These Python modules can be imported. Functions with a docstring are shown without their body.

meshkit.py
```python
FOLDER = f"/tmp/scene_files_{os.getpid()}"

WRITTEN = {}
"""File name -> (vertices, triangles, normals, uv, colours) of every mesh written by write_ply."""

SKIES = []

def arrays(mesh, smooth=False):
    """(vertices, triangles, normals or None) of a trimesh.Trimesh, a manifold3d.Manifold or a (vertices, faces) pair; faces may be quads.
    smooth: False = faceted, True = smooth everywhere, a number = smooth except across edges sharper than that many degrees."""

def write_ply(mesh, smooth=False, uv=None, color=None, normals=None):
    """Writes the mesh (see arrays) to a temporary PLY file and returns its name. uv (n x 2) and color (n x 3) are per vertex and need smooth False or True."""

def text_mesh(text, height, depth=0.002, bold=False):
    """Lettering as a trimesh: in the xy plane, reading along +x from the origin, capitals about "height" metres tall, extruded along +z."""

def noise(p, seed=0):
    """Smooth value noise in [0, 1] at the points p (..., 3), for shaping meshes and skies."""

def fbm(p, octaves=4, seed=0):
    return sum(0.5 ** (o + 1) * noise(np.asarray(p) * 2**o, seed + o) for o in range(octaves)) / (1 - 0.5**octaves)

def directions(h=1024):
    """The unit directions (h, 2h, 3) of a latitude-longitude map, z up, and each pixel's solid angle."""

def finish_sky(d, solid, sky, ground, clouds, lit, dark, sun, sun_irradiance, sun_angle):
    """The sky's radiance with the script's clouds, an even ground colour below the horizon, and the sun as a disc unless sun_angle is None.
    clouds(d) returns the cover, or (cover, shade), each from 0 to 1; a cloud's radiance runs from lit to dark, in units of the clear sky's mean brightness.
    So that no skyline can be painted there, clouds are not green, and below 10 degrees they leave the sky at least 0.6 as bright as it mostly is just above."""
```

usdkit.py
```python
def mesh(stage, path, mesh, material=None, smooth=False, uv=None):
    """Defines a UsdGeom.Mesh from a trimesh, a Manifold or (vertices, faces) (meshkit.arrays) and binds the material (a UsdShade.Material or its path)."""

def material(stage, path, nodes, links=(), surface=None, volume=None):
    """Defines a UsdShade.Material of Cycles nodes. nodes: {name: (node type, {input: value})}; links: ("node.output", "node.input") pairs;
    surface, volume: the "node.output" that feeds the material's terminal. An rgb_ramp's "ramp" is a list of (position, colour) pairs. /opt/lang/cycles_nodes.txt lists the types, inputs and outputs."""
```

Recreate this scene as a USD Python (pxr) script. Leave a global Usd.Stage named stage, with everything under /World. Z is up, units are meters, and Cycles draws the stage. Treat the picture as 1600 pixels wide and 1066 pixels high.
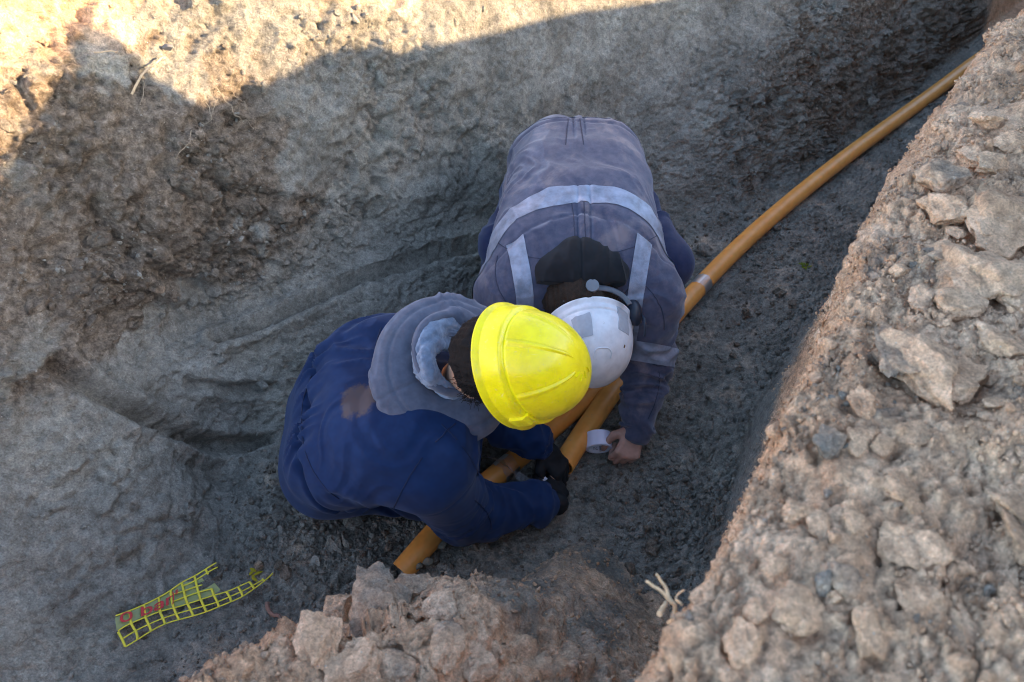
import math, random
import numpy as np
import trimesh, usdkit, meshkit
from scipy.interpolate import PchipInterpolator
from scipy.spatial import cKDTree
from scipy.ndimage import map_coordinates
from pxr import Usd, UsdGeom, UsdLux, UsdShade, Gf, Sdf, Vt

# ------------------------------------------------------------------ stage, camera, sky, sun, exposure
stage = Usd.Stage.CreateInMemory()
UsdGeom.SetStageUpAxis(stage, UsdGeom.Tokens.z)
UsdGeom.SetStageMetersPerUnit(stage, 1.0)
UsdGeom.Xform.Define(stage, '/World')
UsdGeom.Scope.Define(stage, '/World/Looks')

CAM_Z, PITCH, F_PX = 2.0, math.radians(44.0), 1244.0
SP, CP = math.sin(PITCH), math.cos(PITCH)
cam = UsdGeom.Camera.Define(stage, '/World/camera')
cam.AddTranslateOp().Set(Gf.Vec3d(0, 0, CAM_Z))
cam.AddRotateXOp().Set(90 - math.degrees(PITCH))
cam.CreateHorizontalApertureAttr(36.0)
cam.CreateVerticalApertureAttr(36.0 * 682 / 1024)
cam.CreateFocalLengthAttr(36.0 * F_PX / 1600)
cam.CreateClippingRangeAttr(Gf.Vec2f(0.05, 2000))
cam.CreateFStopAttr(4.0)
cam.CreateFocusDistanceAttr(2.15)
cam.CreateExposureAttr(3.05)

A_HAT, N_HAT = np.array([0.68, 0.733, 0.0]), np.array([-0.733, 0.68, 0.0])   # along the trench, across it
SUN_EL = math.radians(17.0)
_h = -N_HAT * 0.88 + A_HAT * 0.47
_h = _h / np.linalg.norm(_h)
SUN_DIR = np.array([_h[0] * math.cos(SUN_EL), _h[1] * math.cos(SUN_EL), math.sin(SUN_EL)])
dome = UsdLux.DomeLight.Define(stage, '/World/sky')
dome.GetPrim().SetCustomDataByKey('kind', 'structure')
sky_mat = usdkit.material(stage, '/World/Looks/sky', {
    'sky': ('sky_texture', {'sky_type': 'single_scattering', 'sun_disc': False, 'sun_elevation': SUN_EL,
                            'sun_rotation': math.atan2(SUN_DIR[0], SUN_DIR[1]), 'air_density': 1.0, 'aerosol_density': 1.0, 'ozone_density': 1.0}),
    'bg': ('background_shader', {'strength': 0.10})}, [('sky.color', 'bg.color')], surface='bg.background')
UsdShade.MaterialBindingAPI.Apply(dome.GetPrim()).Bind(sky_mat)
sun = UsdLux.DistantLight.Define(stage, '/World/sun')
sun.CreateNormalizeAttr(True)
sun.CreateIntensityAttr(0.8)
sun.CreateAngleAttr(0.42)
sun.CreateColorAttr(Gf.Vec3f(1.0, 0.73, 0.43))
_z = SUN_DIR
_x = np.cross([0, 0, 1], _z); _x /= np.linalg.norm(_x)
_y = np.cross(_z, _x)
sun.AddTransformOp().Set(Gf.Matrix4d(*_x, 0, *_y, 0, *_z, 0, 0, 0, 0, 1))

RNG = np.random.default_rng(7)

# ------------------------------------------------------------------ helpers
def ray(px, py):
    u, v = px - 800.0, py - 533.0
    return np.array([u, F_PX * CP - v * SP, -(F_PX * SP + v * CP)])

def at(px, py, z):
    """The point of height z seen at pixel (px, py) of the 1600 x 1066 photograph."""
    d = ray(px, py)
    return np.array([0, 0, CAM_Z]) + d * ((z - CAM_Z) / d[2])

def project(P):
    P = np.asarray(P, float)
    x, y, z = P[..., 0], P[..., 1], P[..., 2] - CAM_Z
    dep = y * CP - z * SP
    up = y * SP + z * CP
    return np.stack([800 + F_PX * x / dep, 533 - F_PX * up / dep, dep], -1)

def unit(v):
    v = np.asarray(v, float)
    return v / np.linalg.norm(v)

def smooth01(x, a, b):
    t = np.clip((np.asarray(x, float) - a) / (b - a), 0, 1)
    return t * t * (3 - 2 * t)

_tab = np.random.default_rng(5).random((64, 64, 64)).astype(np.float32)
def noise(p, seed=0):
    """Smooth value noise in [0, 1] from a wrapped lattice."""
    p = np.asarray(p, np.float32)
    sh = p.shape[:-1]
    q = p.reshape(-1, 3).T + np.array([[seed * 17.37 % 64], [seed * 29.71 % 64], [seed * 7.93 % 64]], np.float32)
    i = np.floor(q)
    t = q - i
    return map_coordinates(_tab, i + t * t * (3 - 2 * t), order=1, mode='grid-wrap', prefilter=False).reshape(sh)

def fbm(p, octaves=4, seed=0):
    return sum(0.5 ** (o + 1) * noise(np.asarray(p) * 2 ** o, seed + o) for o in range(octaves)) / (1 - 0.5 ** octaves)

_used = {}
def numbered(path):
    k = _used.get(path, 0)
    _used[path] = k + 1
    return path if k == 0 else f'{path}_{k:03d}'

def tag(prim, label=None, cat=None, group=None, kind=None):
    p = prim.GetPrim() if hasattr(prim, 'GetPrim') else prim
    for key, val in (('label', label), ('category', cat), ('group', group), ('kind', kind)):
        if val:
            p.SetCustomDataByKey(key, val)
    return prim

def thing(name, label, cat, group=None, loc=None):
    x = UsdGeom.Xform.Define(stage, numbered('/World/' + name))
    if loc is not None:
        x.AddTranslateOp().Set(Gf.Vec3d(*map(float, loc)))
    return tag(x, label, cat, group)

def where(parent):
    return '/World' if parent is None else str(parent.GetPath())

def put(name, mesh, mat, parent=None, smooth=35, normals=None, prims=None, origin=None):
    """One Mesh prim under parent (or /World). mesh: trimesh or (v, f)."""
    path = numbered(where(parent) + '/' + name)
    if hasattr(mesh, 'vertices'):
        v, f = np.asarray(mesh.vertices, float), np.asarray(mesh.faces)
    else:
        v, f = mesh
    if origin is not None:
        v = v - np.asarray(origin)
    m = usdkit.mesh(stage, path, (v, f), mat, False if normals is not None else smooth)
    if normals is not None:
        m.CreateNormalsAttr(Vt.Vec3fArray.FromNumpy(np.asarray(normals, np.float32)))
        m.SetNormalsInterpolation('vertex')
    for k, val in (prims or {}).items():
        UsdGeom.PrimvarsAPI(m).CreatePrimvar(k, Sdf.ValueTypeNames.Color3fArray, 'vertex').Set(Vt.Vec3fArray.FromNumpy(np.asarray(val, np.float32)))
    return m

def cat_meshes(ms):
    return trimesh.util.concatenate(ms)

def frames(pts):
    pts = np.asarray(pts, float)
    tan = np.gradient(pts, axis=0)
    tan /= np.linalg.norm(tan, axis=1, keepdims=True)
    ref = np.array([0, 0, 1.0]) if abs(tan[0][2]) < 0.9 else np.array([1.0, 0, 0])
    out = []
    for t in tan:
        s = np.cross(t, ref); s /= np.linalg.norm(s)
        u = np.cross(s, t)
        ref = u
        out.append((s, u))
    return pts, tan, np.array([o[0] for o in out]), np.array([o[1] for o in out])

def tube(pts, r, sides=6, flat=1.0, closed=True):
    """A tube along pts; r scalar or per point; flat squashes it along its own up."""
    pts, tan, S, U = frames(pts)
    r = np.broadcast_to(np.asarray(r, float), len(pts))
    ang = np.arange(sides) * 2 * math.pi / sides
    ring = np.cos(ang)[None, :, None] * S[:, None] + flat * np.sin(ang)[None, :, None] * U[:, None]
    v = (pts[:, None] + r[:, None, None] * ring).reshape(-1, 3)
    n = len(pts)
    f = []
    for i in range(n - 1):
        for j in range(sides):
            a, b = i * sides + j, i * sides + (j + 1) % sides
            f += [(a, b, b + sides), (a, b + sides, a + sides)]
    if closed:
        v = np.vstack([v, pts[0], pts[-1]])
        c0, c1 = len(v) - 2, len(v) - 1
        for j in range(sides):
            f.append((c0, (j + 1) % sides, j))
            f.append((c1, (n - 1) * sides + j, (n - 1) * sides + (j + 1) % sides))
    return trimesh.Trimesh(v, np.array(f), process=False)

def spline(pts, n):
    pts = np.asarray(pts, float)
    s = np.r_[0, np.cumsum(np.linalg.norm(np.diff(pts, axis=0), axis=1))]
    t = np.linspace(0, s[-1], n)
    from scipy.interpolate import CubicSpline
    if len(pts) == 2:
        return np.stack([np.interp(t, s, pts[:, k]) for k in range(3)], 1)
    return CubicSpline(s, pts)(t)

# ------------------------------------------------------------------ materials
def soil(path, rough_scale=1.0):
    """Earth: three soils (grey clay, brown crumb, tan dust) weighed by the primvar 'soil', with grain, pale grit and fine relief."""
    n = {
        'geo': ('geometry', {}),
        'att': ('attribute', {'attribute': 'soil'}),
        'sep': ('separate_color', {'color_type': 'rgb'}),
        'n1': ('noise_texture', {'scale': 7.0, 'detail': 8.0, 'roughness': 0.62}),
        'n2': ('noise_texture', {'scale': 46.0, 'detail': 8.0, 'roughness': 0.72}),
        'n3': ('noise_texture', {'scale': 190.0, 'detail': 4.0, 'roughness': 0.7}),
        'n4': ('noise_texture', {'scale': 2.1, 'detail': 5.0, 'roughness': 0.6}),
        'grey': ('rgb_ramp', {'ramp': [(0.25, (0.150, 0.136, 0.114)), (0.5, (0.240, 0.219, 0.186)), (0.75, (0.350, 0.323, 0.278))]}),
        'brown': ('rgb_ramp', {'ramp': [(0.25, (0.095, 0.073, 0.054)), (0.5, (0.170, 0.132, 0.100)), (0.75, (0.265, 0.214, 0.166))]}),
        'tan': ('rgb_ramp', {'ramp': [(0.25, (0.36, 0.208, 0.120)), (0.5, (0.575, 0.375, 0.235)), (0.78, (0.70, 0.51, 0.355))]}),
        'mb': ('math', {'math_type': 'multiply_add', 'value2': 1.5, 'value3': -0.75}),
        'bj': ('math', {'math_type': 'add', 'use_clamp': True}),
        'bs': ('map_range', {'range_type': 'smoothstep', 'from_min': 0.2, 'from_max': 0.8, 'clamp': True}),
        'tj': ('math', {'math_type': 'add', 'use_clamp': True}),
        'ts': ('map_range', {'range_type': 'smoothstep', 'from_min': 0.25, 'from_max': 0.75, 'clamp': True}),
        'm1': ('mix_color', {}), 'm2': ('mix_color', {}),
        'gr': ('rgb_ramp', {'ramp': [(0.28, (0.55, 0.54, 0.53)), (0.48, (0.98, 0.98, 0.98)), (0.70, (1.42, 1.42, 1.42))]}),
        'm3': ('mix_color', {'blend_type': 'multiply', 'fac': 1.0, 'use_clamp': False}),
        'vo': ('voronoi_texture', {'feature': 'f1', 'scale': 85.0, 'randomness': 1.0}),
        'gf': ('map_range', {'from_min': 0.17, 'from_max': 0.08, 'clamp': True}),
        'gsel': ('separate_color', {'color_type': 'rgb'}),
        'gth': ('math', {'math_type': 'greater_than', 'value2': 0.80}),
        'gm': ('math', {'math_type': 'multiply'}),
        'gm2': ('math', {'math_type': 'multiply', 'value2': 0.75}),
        'm4': ('mix_color', {'b': (0.46, 0.43, 0.37)}),
        'pale': ('mix_color', {'b': (0.46, 0.42, 0.34)}),
        'pf': ('map_range', {'from_min': 0.52, 'from_max': 0.72, 'to_max': 0.75, 'clamp': True}),
        'pm': ('math', {'math_type': 'multiply'}),
        'h1': ('math', {'math_type': 'multiply_add', 'value2': 1.0}),
        'h2': ('math', {'math_type': 'multiply', 'value2': 0.40}), 'g3': ('rgb_ramp', {'ramp': [(0.30, (0.66, 0.66, 0.66)), (0.5, (1.0, 1.0, 1.0)), (0.70, (1.34, 1.34, 1.34))]}), 'm5': ('mix_color', {'blend_type': 'multiply', 'fac': 1.0, 'use_clamp': False}),
        'bump': ('bump', {'strength': 1.0, 'distance': 0.024 * rough_scale}),
        'p': ('principled_bsdf', {'roughness': 0.95, 'specular_ior_level': 0.12, 'diffuse_roughness': 0.6}),
    }
    P = 'geo.position'
    l = [(P, 'n1.vector'), (P, 'n2.vector'), (P, 'n3.vector'), (P, 'n4.vector'), (P, 'vo.vector'), ('att.color', 'sep.color'),
         ('n1.fac', 'grey.fac'), ('n2.fac', 'brown.fac'), ('n1.fac', 'tan.fac'),
         ('n1.fac', 'mb.value1'), ('sep.r', 'bj.value1'), ('mb.value', 'bj.value2'), ('bj.value', 'bs.value'),
         ('sep.g', 'tj.value1'), ('mb.value', 'tj.value2'), ('tj.value', 'ts.value'),
         ('bs.result', 'm1.fac'), ('grey.color', 'm1.a'), ('brown.color', 'm1.b'),
         ('ts.result', 'm2.fac'), ('m1.result', 'm2.a'), ('tan.color', 'm2.b'),
         ('n4.fac', 'pf.value'), ('pf.result', 'pm.value1'), ('sep.b', 'pm.value2'), ('pm.value', 'pale.fac'), ('m2.result', 'pale.a'),
         ('n2.fac', 'gr.fac'), ('pale.result', 'm3.a'), ('gr.color', 'm3.b'),
         ('vo.distance', 'gf.value'), ('vo.color', 'gsel.color'), ('gsel.r', 'gth.value1'), ('gf.result', 'gm.value1'), ('gth.value', 'gm.value2'),
         ('gm.value', 'gm2.value1'), ('gm2.value', 'm4.fac'), ('n3.fac', 'g3.fac'), ('m3.result', 'm5.a'), ('g3.color', 'm5.b'), ('m5.result', 'm4.a'), ('m4.result', 'p.base_color'),
         ('n3.fac', 'h2.value1'), ('n2.fac', 'h1.value1'), ('h2.value', 'h1.value3'), ('h1.value', 'bump.height'), ('bump.normal', 'p.normal')]
    return usdkit.material(stage, path, n, l, surface='p.BSDF')

def clod_mat(path, dark, mid, light):
    n = {'tc': ('texture_coordinate', {}), 'geo': ('geometry', {}), 'oi': ('object_info', {}),
         'n1': ('noise_texture', {'scale': 38.0, 'detail': 7.0, 'roughness': 0.7}),
         'n2': ('noise_texture', {'scale': 170.0, 'detail': 5.0, 'roughness': 0.7}),
         'add': ('math', {'math_type': 'multiply_add', 'value2': 0.22, 'value3': -0.11}),
         'sum': ('math', {'math_type': 'add', 'use_clamp': True}),
         'r': ('rgb_ramp', {'ramp': [(0.2, dark), (0.5, mid), (0.8, light)]}),
         'bump': ('bump', {'strength': 0.8, 'distance': 0.007}),
         'h': ('math', {'math_type': 'multiply_add', 'value2': 0.4}),
         'p': ('principled_bsdf', {'roughness': 0.95, 'specular_ior_level': 0.12, 'diffuse_roughness': 0.6})}
    l = [('geo.position', 'n1.vector'), ('geo.position', 'n2.vector'), ('oi.random', 'add.value1'), ('n1.fac', 'sum.value1'), ('add.value', 'sum.value2'),
         ('sum.value', 'r.fac'), ('r.color', 'p.base_color'), ('n2.fac', 'h.value1'), ('n1.fac', 'h.value3'), ('h.value', 'bump.height'), ('bump.normal', 'p.normal')]
    return usdkit.material(stage, path, n, l, surface='p.BSDF')

def plain(path, color, rough=0.6, var=0.12, scale=40.0, bump=0.0, bscale=200.0, spec=0.4, **kw):
    lo = tuple(c * (1 - var) for c in color); hi = tuple(min(1, c * (1 + var)) for c in color)
    n = {'geo': ('geometry', {}), 'n1': ('noise_texture', {'scale': scale, 'detail': 5.0, 'roughness': 0.6}),
         'r': ('rgb_ramp', {'ramp': [(0.3, lo), (0.7, hi)]}),
         'p': ('principled_bsdf', {'roughness': rough, 'specular_ior_level': spec, **kw})}
    l = [('geo.position', 'n1.vector'), ('n1.fac', 'r.fac'), ('r.color', 'p.base_color')]
    if bump:
        n['n2'] = ('noise_texture', {'scale': bscale, 'detail': 4.0, 'roughness': 0.6})
        n['b'] = ('bump', {'strength': 0.6, 'distance': bump})
        l += [('geo.position', 'n2.vector'), ('n2.fac', 'b.height'), ('b.normal', 'p.normal')]
    return usdkit.material(stage, '/World/Looks/' + path, n, l, surface='p.BSDF')

SOIL = soil('/World/Looks/soil')
CL_TAN = clod_mat('/World/Looks/clod_tan', (0.20, 0.14, 0.10), (0.33, 0.245, 0.175), (0.46, 0.365, 0.285))
CL_GREY = clod_mat('/World/Looks/clod_grey', (0.13, 0.115, 0.088), (0.215, 0.193, 0.150), (0.34, 0.31, 0.25))
CL_BROWN = clod_mat('/World/Looks/clod_brown', (0.11, 0.078, 0.055), (0.185, 0.135, 0.098), (0.27, 0.21, 0.16))

# ------------------------------------------------------------------ the trench: one sheet of cross-sections, split into its setting pieces
def rimn(a):
    return float(np.interp(a, [-3, 0, .4, .6, .83, 1.17, 1.65, 2.27, 2.86, 4, 6, 9], [-.05, .07, .16, .205, .245, .31, .40, .50, .57, .63, .68, .7]))

left_keys = {
 -3.0: [(90, 2.2), (2.75, 1.68), (2.3, 1.5), (2.05, 1.12), (1.86, .85), (1.80, .62), (1.73, .48), (1.64, .33), (1.52, .16), (1.34, .0)],
 0.0:  [(90, 2.2), (2.80, 1.68), (2.38, 1.5), (2.10, 1.12), (1.88, .85), (1.81, .62), (1.74, .50), (1.65, .35), (1.53, .17), (1.34, .0)],
 0.25: [(90, 2.2), (2.80, 1.68), (2.38, 1.5), (2.13, 1.12), (1.94, .82), (1.83, .60), (1.765, .50), (1.67, .36), (1.55, .18), (1.37, .0)],
 0.55: [(90, 2.2), (2.80, 1.68), (2.38, 1.5), (2.15, 1.12), (2.00, .80), (1.91, .52), (1.90, .40), (1.81, .345), (1.75, .15), (1.665, .0)],
 1.2:  [(90, 2.2), (2.75, 1.66), (2.33, 1.5), (2.10, 1.12), (1.95, .78), (1.85, .40), (1.835, .295), (1.73, .245), (1.65, .10), (1.57, .0)],
 1.7:  [(90, 2.2), (2.70, 1.66), (2.28, 1.5), (2.05, 1.12), (1.88, .78), (1.76, .32), (1.745, .21), (1.67, .165), (1.61, .07), (1.54, .0)],
 2.3:  [(90, 2.2), (2.60, 1.66), (2.20, 1.5), (1.98, 1.12), (1.83, .78), (1.67, .30), (1.63, .18), (1.58, .11), (1.53, .05), (1.46, .0)],
 2.8:  [(90, 2.2), (2.50, 1.66), (2.10, 1.5), (1.90, 1.15), (1.76, .80), (1.55, .40), (1.47, .26), (1.41, .16), (1.36, .07), (1.29, .0)],
 3.4:  [(90, 2.2), (2.35, 1.66), (1.95, 1.5), (1.74, 1.15), (1.54, .82), (1.37, .52), (1.32, .38), (1.27, .22), (1.23, .10), (1.18, .0)],
 4.2:  [(90, 2.2), (2.2, 1.66), (1.8, 1.5), (1.60, 1.15), (1.44, .82), (1.30, .52), (1.25, .38), (1.21, .22), (1.18, .10), (1.14, .0)],
 9.0:  [(90, 2.2), (2.2, 1.66), (1.8, 1.5), (1.60, 1.15), (1.44, .82), (1.30, .52), (1.25, .38), (1.21, .22), (1.18, .10), (1.14, .0)],
}
akeys = np.array(sorted(left_keys))
left = np.array([left_keys[k] for k in akeys])                      # (K, 10, 2)
left_f = PchipInterpolator(akeys, left, axis=0, extrapolate=False)

step = [0.0065]
a_line = [-0.28]
while a_line[-1] < 4.9:
    a_line.append(a_line[-1] + 0.0062 + 0.0045 * max(0, a_line[-1] - 1.6))
pre = [-150, -60, -25, -12, -7, -4.5, -3, -2.2, -1.6, -1.2, -.95, -.75, -.6, -.5, -.42, -.36, -.31]
post = [5.0, 5.15, 5.35, 5.6, 6, 6.5, 7.2, 8.2, 10, 14, 22, 40, 80, 150]
a_line = np.array(pre + a_line + post)
seg = [16, 34, 52, 62, 58, 26, 22, 34, 34, 40, 52, 46, 24, 22, 30, 40, 60, 88, 30, 16]     # rows between the control rows
seg_ids, rows = [], []
def cross_sections(a):
    ac = np.clip(a, -3, 9)
    L = left_f(ac)
    base_n = L[:, 9, 0]
    r = np.interp(ac, [-3, 0, .4, .6, .83, 1.17, 1.65, 2.27, 2.86, 4, 6, 9], [-.05, .06, .15, .195, .235, .30, .385, .475, .53, .59, .66, .7])
    w = (base_n - (r + .18))
    flo = [(base_n - w * .35, 0 * r - .005), (base_n - w * .7, 0 * r)]
    o1 = np.interp(ac, [.9, 1.2, 1.5, 1.9, 2.6, 3.2], [.000, .008, .042, .056, .045, .03])
    o2 = np.interp(ac, [.9, 1.3, 1.7, 2.2], [.002, .020, .068, .080])
    o3 = np.interp(ac, [.6, 1.2, 1.7], [.015, .03, .12])
    right = [(r + o3 + .07, .02 + 0 * r), (r + o3 + .02, .22 + 0 * r), (r + o2, .55 + 0 * r), (r + o1, .86 + 0 * r), (r - .012, 1.035 + 0 * r), (r - .25, 1.075 + 0 * r),
             (r - .62, 1.11 + 0 * r), (r - 1.6, 1.16 + 0 * r), (r * 0 - 90, 1.3 + 0 * r)]
    R = np.stack([np.stack(x, 1) for x in flo + right], 1)
    return np.concatenate([L, R], 1)                                 # (A, 21, 2)
CS = cross_sections(a_line)
ncp = CS.shape[1]
tpos = [0.0]
for i in range(ncp - 1):
    k = seg[i]
    u = np.arange(1, k + 1) / k
    if i == 0: u = 1 - (1 - u) ** 3.2
    if i == ncp - 2: u = u ** 3.2
    tpos += list(i + u)
tpos = np.array(tpos)
sheet_nz = PchipInterpolator(np.arange(ncp), CS, axis=1)(tpos)      # (A, T, 2)
SH = a_line[:, None, None] * A_HAT + sheet_nz[..., 0:1] * N_HAT + sheet_nz[..., 1:2] * np.array([0, 0, 1.0])
nA, nT = SH.shape[:2]
T_OF = np.broadcast_to(tpos, (nA, nT))

def grid_normals(G):
    ga, gt = np.gradient(G, axis=0), np.gradient(G, axis=1)
    n = np.cross(gt, ga)
    return n / np.maximum(np.linalg.norm(n, axis=-1, keepdims=True), 1e-12)
NR = grid_normals(SH)
if NR[nA // 2, nT - 60][2] < 0: NR = -NR

def lumps(P, cell, seed):
    """Broken clods (cells about 'cell' wide): how far inside its clod a point lies (0 in the cracks), the clod's own height 0..1, and its own tilt."""
    lo = P.min(0) - 2 * cell
    g = np.floor((P - lo) / cell).astype(np.int64)
    key = np.unique((g[:, 0] << 40) | (g[:, 1] << 20) | g[:, 2])
    off = np.array([(i << 40) + (j << 20) + k for i in (-1, 0, 1) for j in (-1, 0, 1) for k in (-1, 0, 1)])
    key = np.unique((key[:, None] + off[None]).ravel())
    key = np.stack([key >> 40, (key >> 20) & 0xFFFFF, key & 0xFFFFF], 1)
    h = (key[:, 0] * 73856093 ^ key[:, 1] * 19349663 ^ key[:, 2] * 83492791) + seed * 7919
    def rnd(h, s):
        x = (h * 2654435761 + s * 40503) & 0xFFFFFFFF
        x = ((x ^ (x >> 15)) * 2246822519) & 0xFFFFFFFF
        x = ((x ^ (x >> 13)) * 3266489917) & 0xFFFFFFFF
        return ((x ^ (x >> 16)) & 0xFFFFFF) / 16777215.0
    pts = lo + (key + np.stack([rnd(h, s) for s in (1, 2, 3)], 1)) * cell
    d, idx = cKDTree(pts).query(P, k=2, workers=-1)
    hh = h[idx[:, 0]]
    tilt = np.stack([rnd(hh, s) - .5 for s in (4, 5, 6)], 1)
    facet = ((P - pts[idx[:, 0]]) * tilt).sum(1) / cell * 2
    return np.clip((d[:, 1] - d[:, 0]) / cell * 2.2, 0, 1) ** .7, rnd(hh, 9), facet

P = SH.reshape(-1, 3)
Nf = NR.reshape(-1, 3)
Tf = T_OF.reshape(-1)
Af = np.repeat(a_line, nT)
near = (Af > -0.6) & (Af < 5.4) & (Tf > 0.8) & (Tf < 18.6)
Q = P[near]; tq = Tf[near]; aq = Af[near]; zq = Q[:, 2]
nq = Q @ N_HAT
lw = smooth01(tq, 1.6, 2.4) * (1 - smooth01(tq, 8.6, 9.3))          # left wall
fl = smooth01(tq, 8.6, 9.4) * (1 - smooth01(tq, 12.0, 12.8))        # floor
bk = smooth01(tq, 15.2, 16.0)                                       # right bank
sh = smooth01(tq, 12.9, 13.8) * (1 - bk)                            # right shoulder
pale_wall = smooth01(aq, 1.55, 2.1) * (1 - smooth01(aq, 2.75 + .9 * (zq - .05), 3.0 + .9 * (zq - .05))) * lw   # the smooth scraped wall behind the far worker
rub = smooth01(aq, 2.7, 3.05) * (1 - smooth01(aq, 3.9, 4.3)) * smooth01(tq, 4.0, 5.0) * (1 - smooth01(tq, 9.4, 10))
apron = (1 - smooth01(aq, .32, .55)) * smooth01(tq, 5.0, 5.8) * (1 - smooth01(tq, 9, 9.6))                       # smooth clay slope, lower left
n_lo = fbm(Q * 2.3, 3, 11)
n_mid = fbm(Q * 7.0, 3, 21)
brown = .9 * smooth01(n_lo + 0.9 * (n_mid - .5) + .5 * (fbm(Q * 24, 3, 23) - .5) + 0.42 * (np.clip(zq, 0, 1.1) - .52), .38, .66) * lw * (1 - .85 * pale_wall) * (1 - .8 * apron)
brown = np.clip(brown * (.35 + .65 * (1 - smooth01(aq, .75, 1.5))) + .75 * smooth01(n_mid, .45, .62) * smooth01(zq, .42, .5) * (1 - smooth01(zq, .80, .95)) * (1 - smooth01(aq, .4, .95)) * lw * (1 - .9 * apron), 0, 1)
brown = np.clip(brown + .6 * smooth01(zq + .2 * (n_mid - .5), .50, .62) * (1 - smooth01(zq, .88, 1.02)) * (1 - smooth01(aq, .45, .85)) * lw, 0, 1)
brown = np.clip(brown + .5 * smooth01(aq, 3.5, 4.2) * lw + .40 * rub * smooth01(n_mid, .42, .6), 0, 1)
dry = smooth01(zq + .35 * (n_lo - .5), 0.95, 1.15) * lw
tan = np.clip(bk + .9 * sh + .75 * dry + .22 * fl, 0, 1)
tan = np.clip(tan - .30 * bk * smooth01(n_mid, .5, .6), 0, 1)
palec = np.clip(.55 * pale_wall + .7 * lw * (1 - brown) + .55 * fl + .6 * bk, 0, 1)
brown = np.clip(brown + .22 * fl * smooth01(n_mid, .4, .6), 0, 1)
crumb = np.clip(brown * (1 - .6 * pale_wall) + .15 * lw + .8 * rub + .35 * bk + .2 * sh, 0, 1) * (1 - .85 * apron) * smooth01(fbm(Q * 4.5, 2, 61) + .5 * (fbm(Q * 20, 2, 62) - .5), .30, .60)

ledge = smooth01(zq, .52, .34) * lw * smooth01(aq, .35, .55) * (1 - smooth01(aq, 2.2, 2.7))      # damp smooth clay below the groove
crumb = crumb * (1 - .8 * ledge)
brown = brown * (1 - .7 * ledge)
disp = np.zeros(len(Q))
disp += (fbm(Q * 2.6, 2, 31) - .5) * (.14 * lw * (1 - .65 * pale_wall) * (1 - .5 * apron) + .05 * fl + .04 * bk + .018 * sh)
disp += (fbm(Q * 9.0, 3, 41) - .5) * (.060 * lw * (1 - .55 * pale_wall) * (1 - .45 * apron) * (1 - .6 * ledge) + .024 * fl + .075 * bk + .020 * sh)
rg = 1 - np.abs(2 * fbm(Q * np.array([11, 11, 14]), 3, 51) - 1)
disp += (rg - .75) * (.05 * lw * (1 - .6 * pale_wall) * (1 - .5 * apron) * (1 - .5 * ledge) + .012 * fl + .02 * bk)
l1, r1, f1 = lumps(Q + (fbm(Q * 30, 2, 55)[:, None] - .5) * .03, .062, 5)
l0, r0, f0 = lumps(Q + (fbm(Q * 16, 2, 58)[:, None] - .5) * .05, .125, 4)
disp += np.clip(crumb * 1.2 + .25 * lw * (1 - ledge) * (1 - apron) * (1 - pale_wall), 0, 1) * (1 - rub) * (1 - .6 * dry) * ((l0 - .6) * .020 + np.clip(l0 * 1.6, 0, 1) * ((r0 - .5) * .030 + f0 * .042))
disp += apron * smooth01(fbm(Q * 5.5, 2, 67), .44, .6) * ((l1 - .7) * .012 + np.clip(l1 * 1.7, 0, 1) * ((r1 - .5) * .018 + f1 * .024))
disp += crumb * ((l1 - .7) * .020 + np.clip(l1 * 1.7, 0, 1) * ((r1 - .5) * .028 + f1 * .030))
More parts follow.
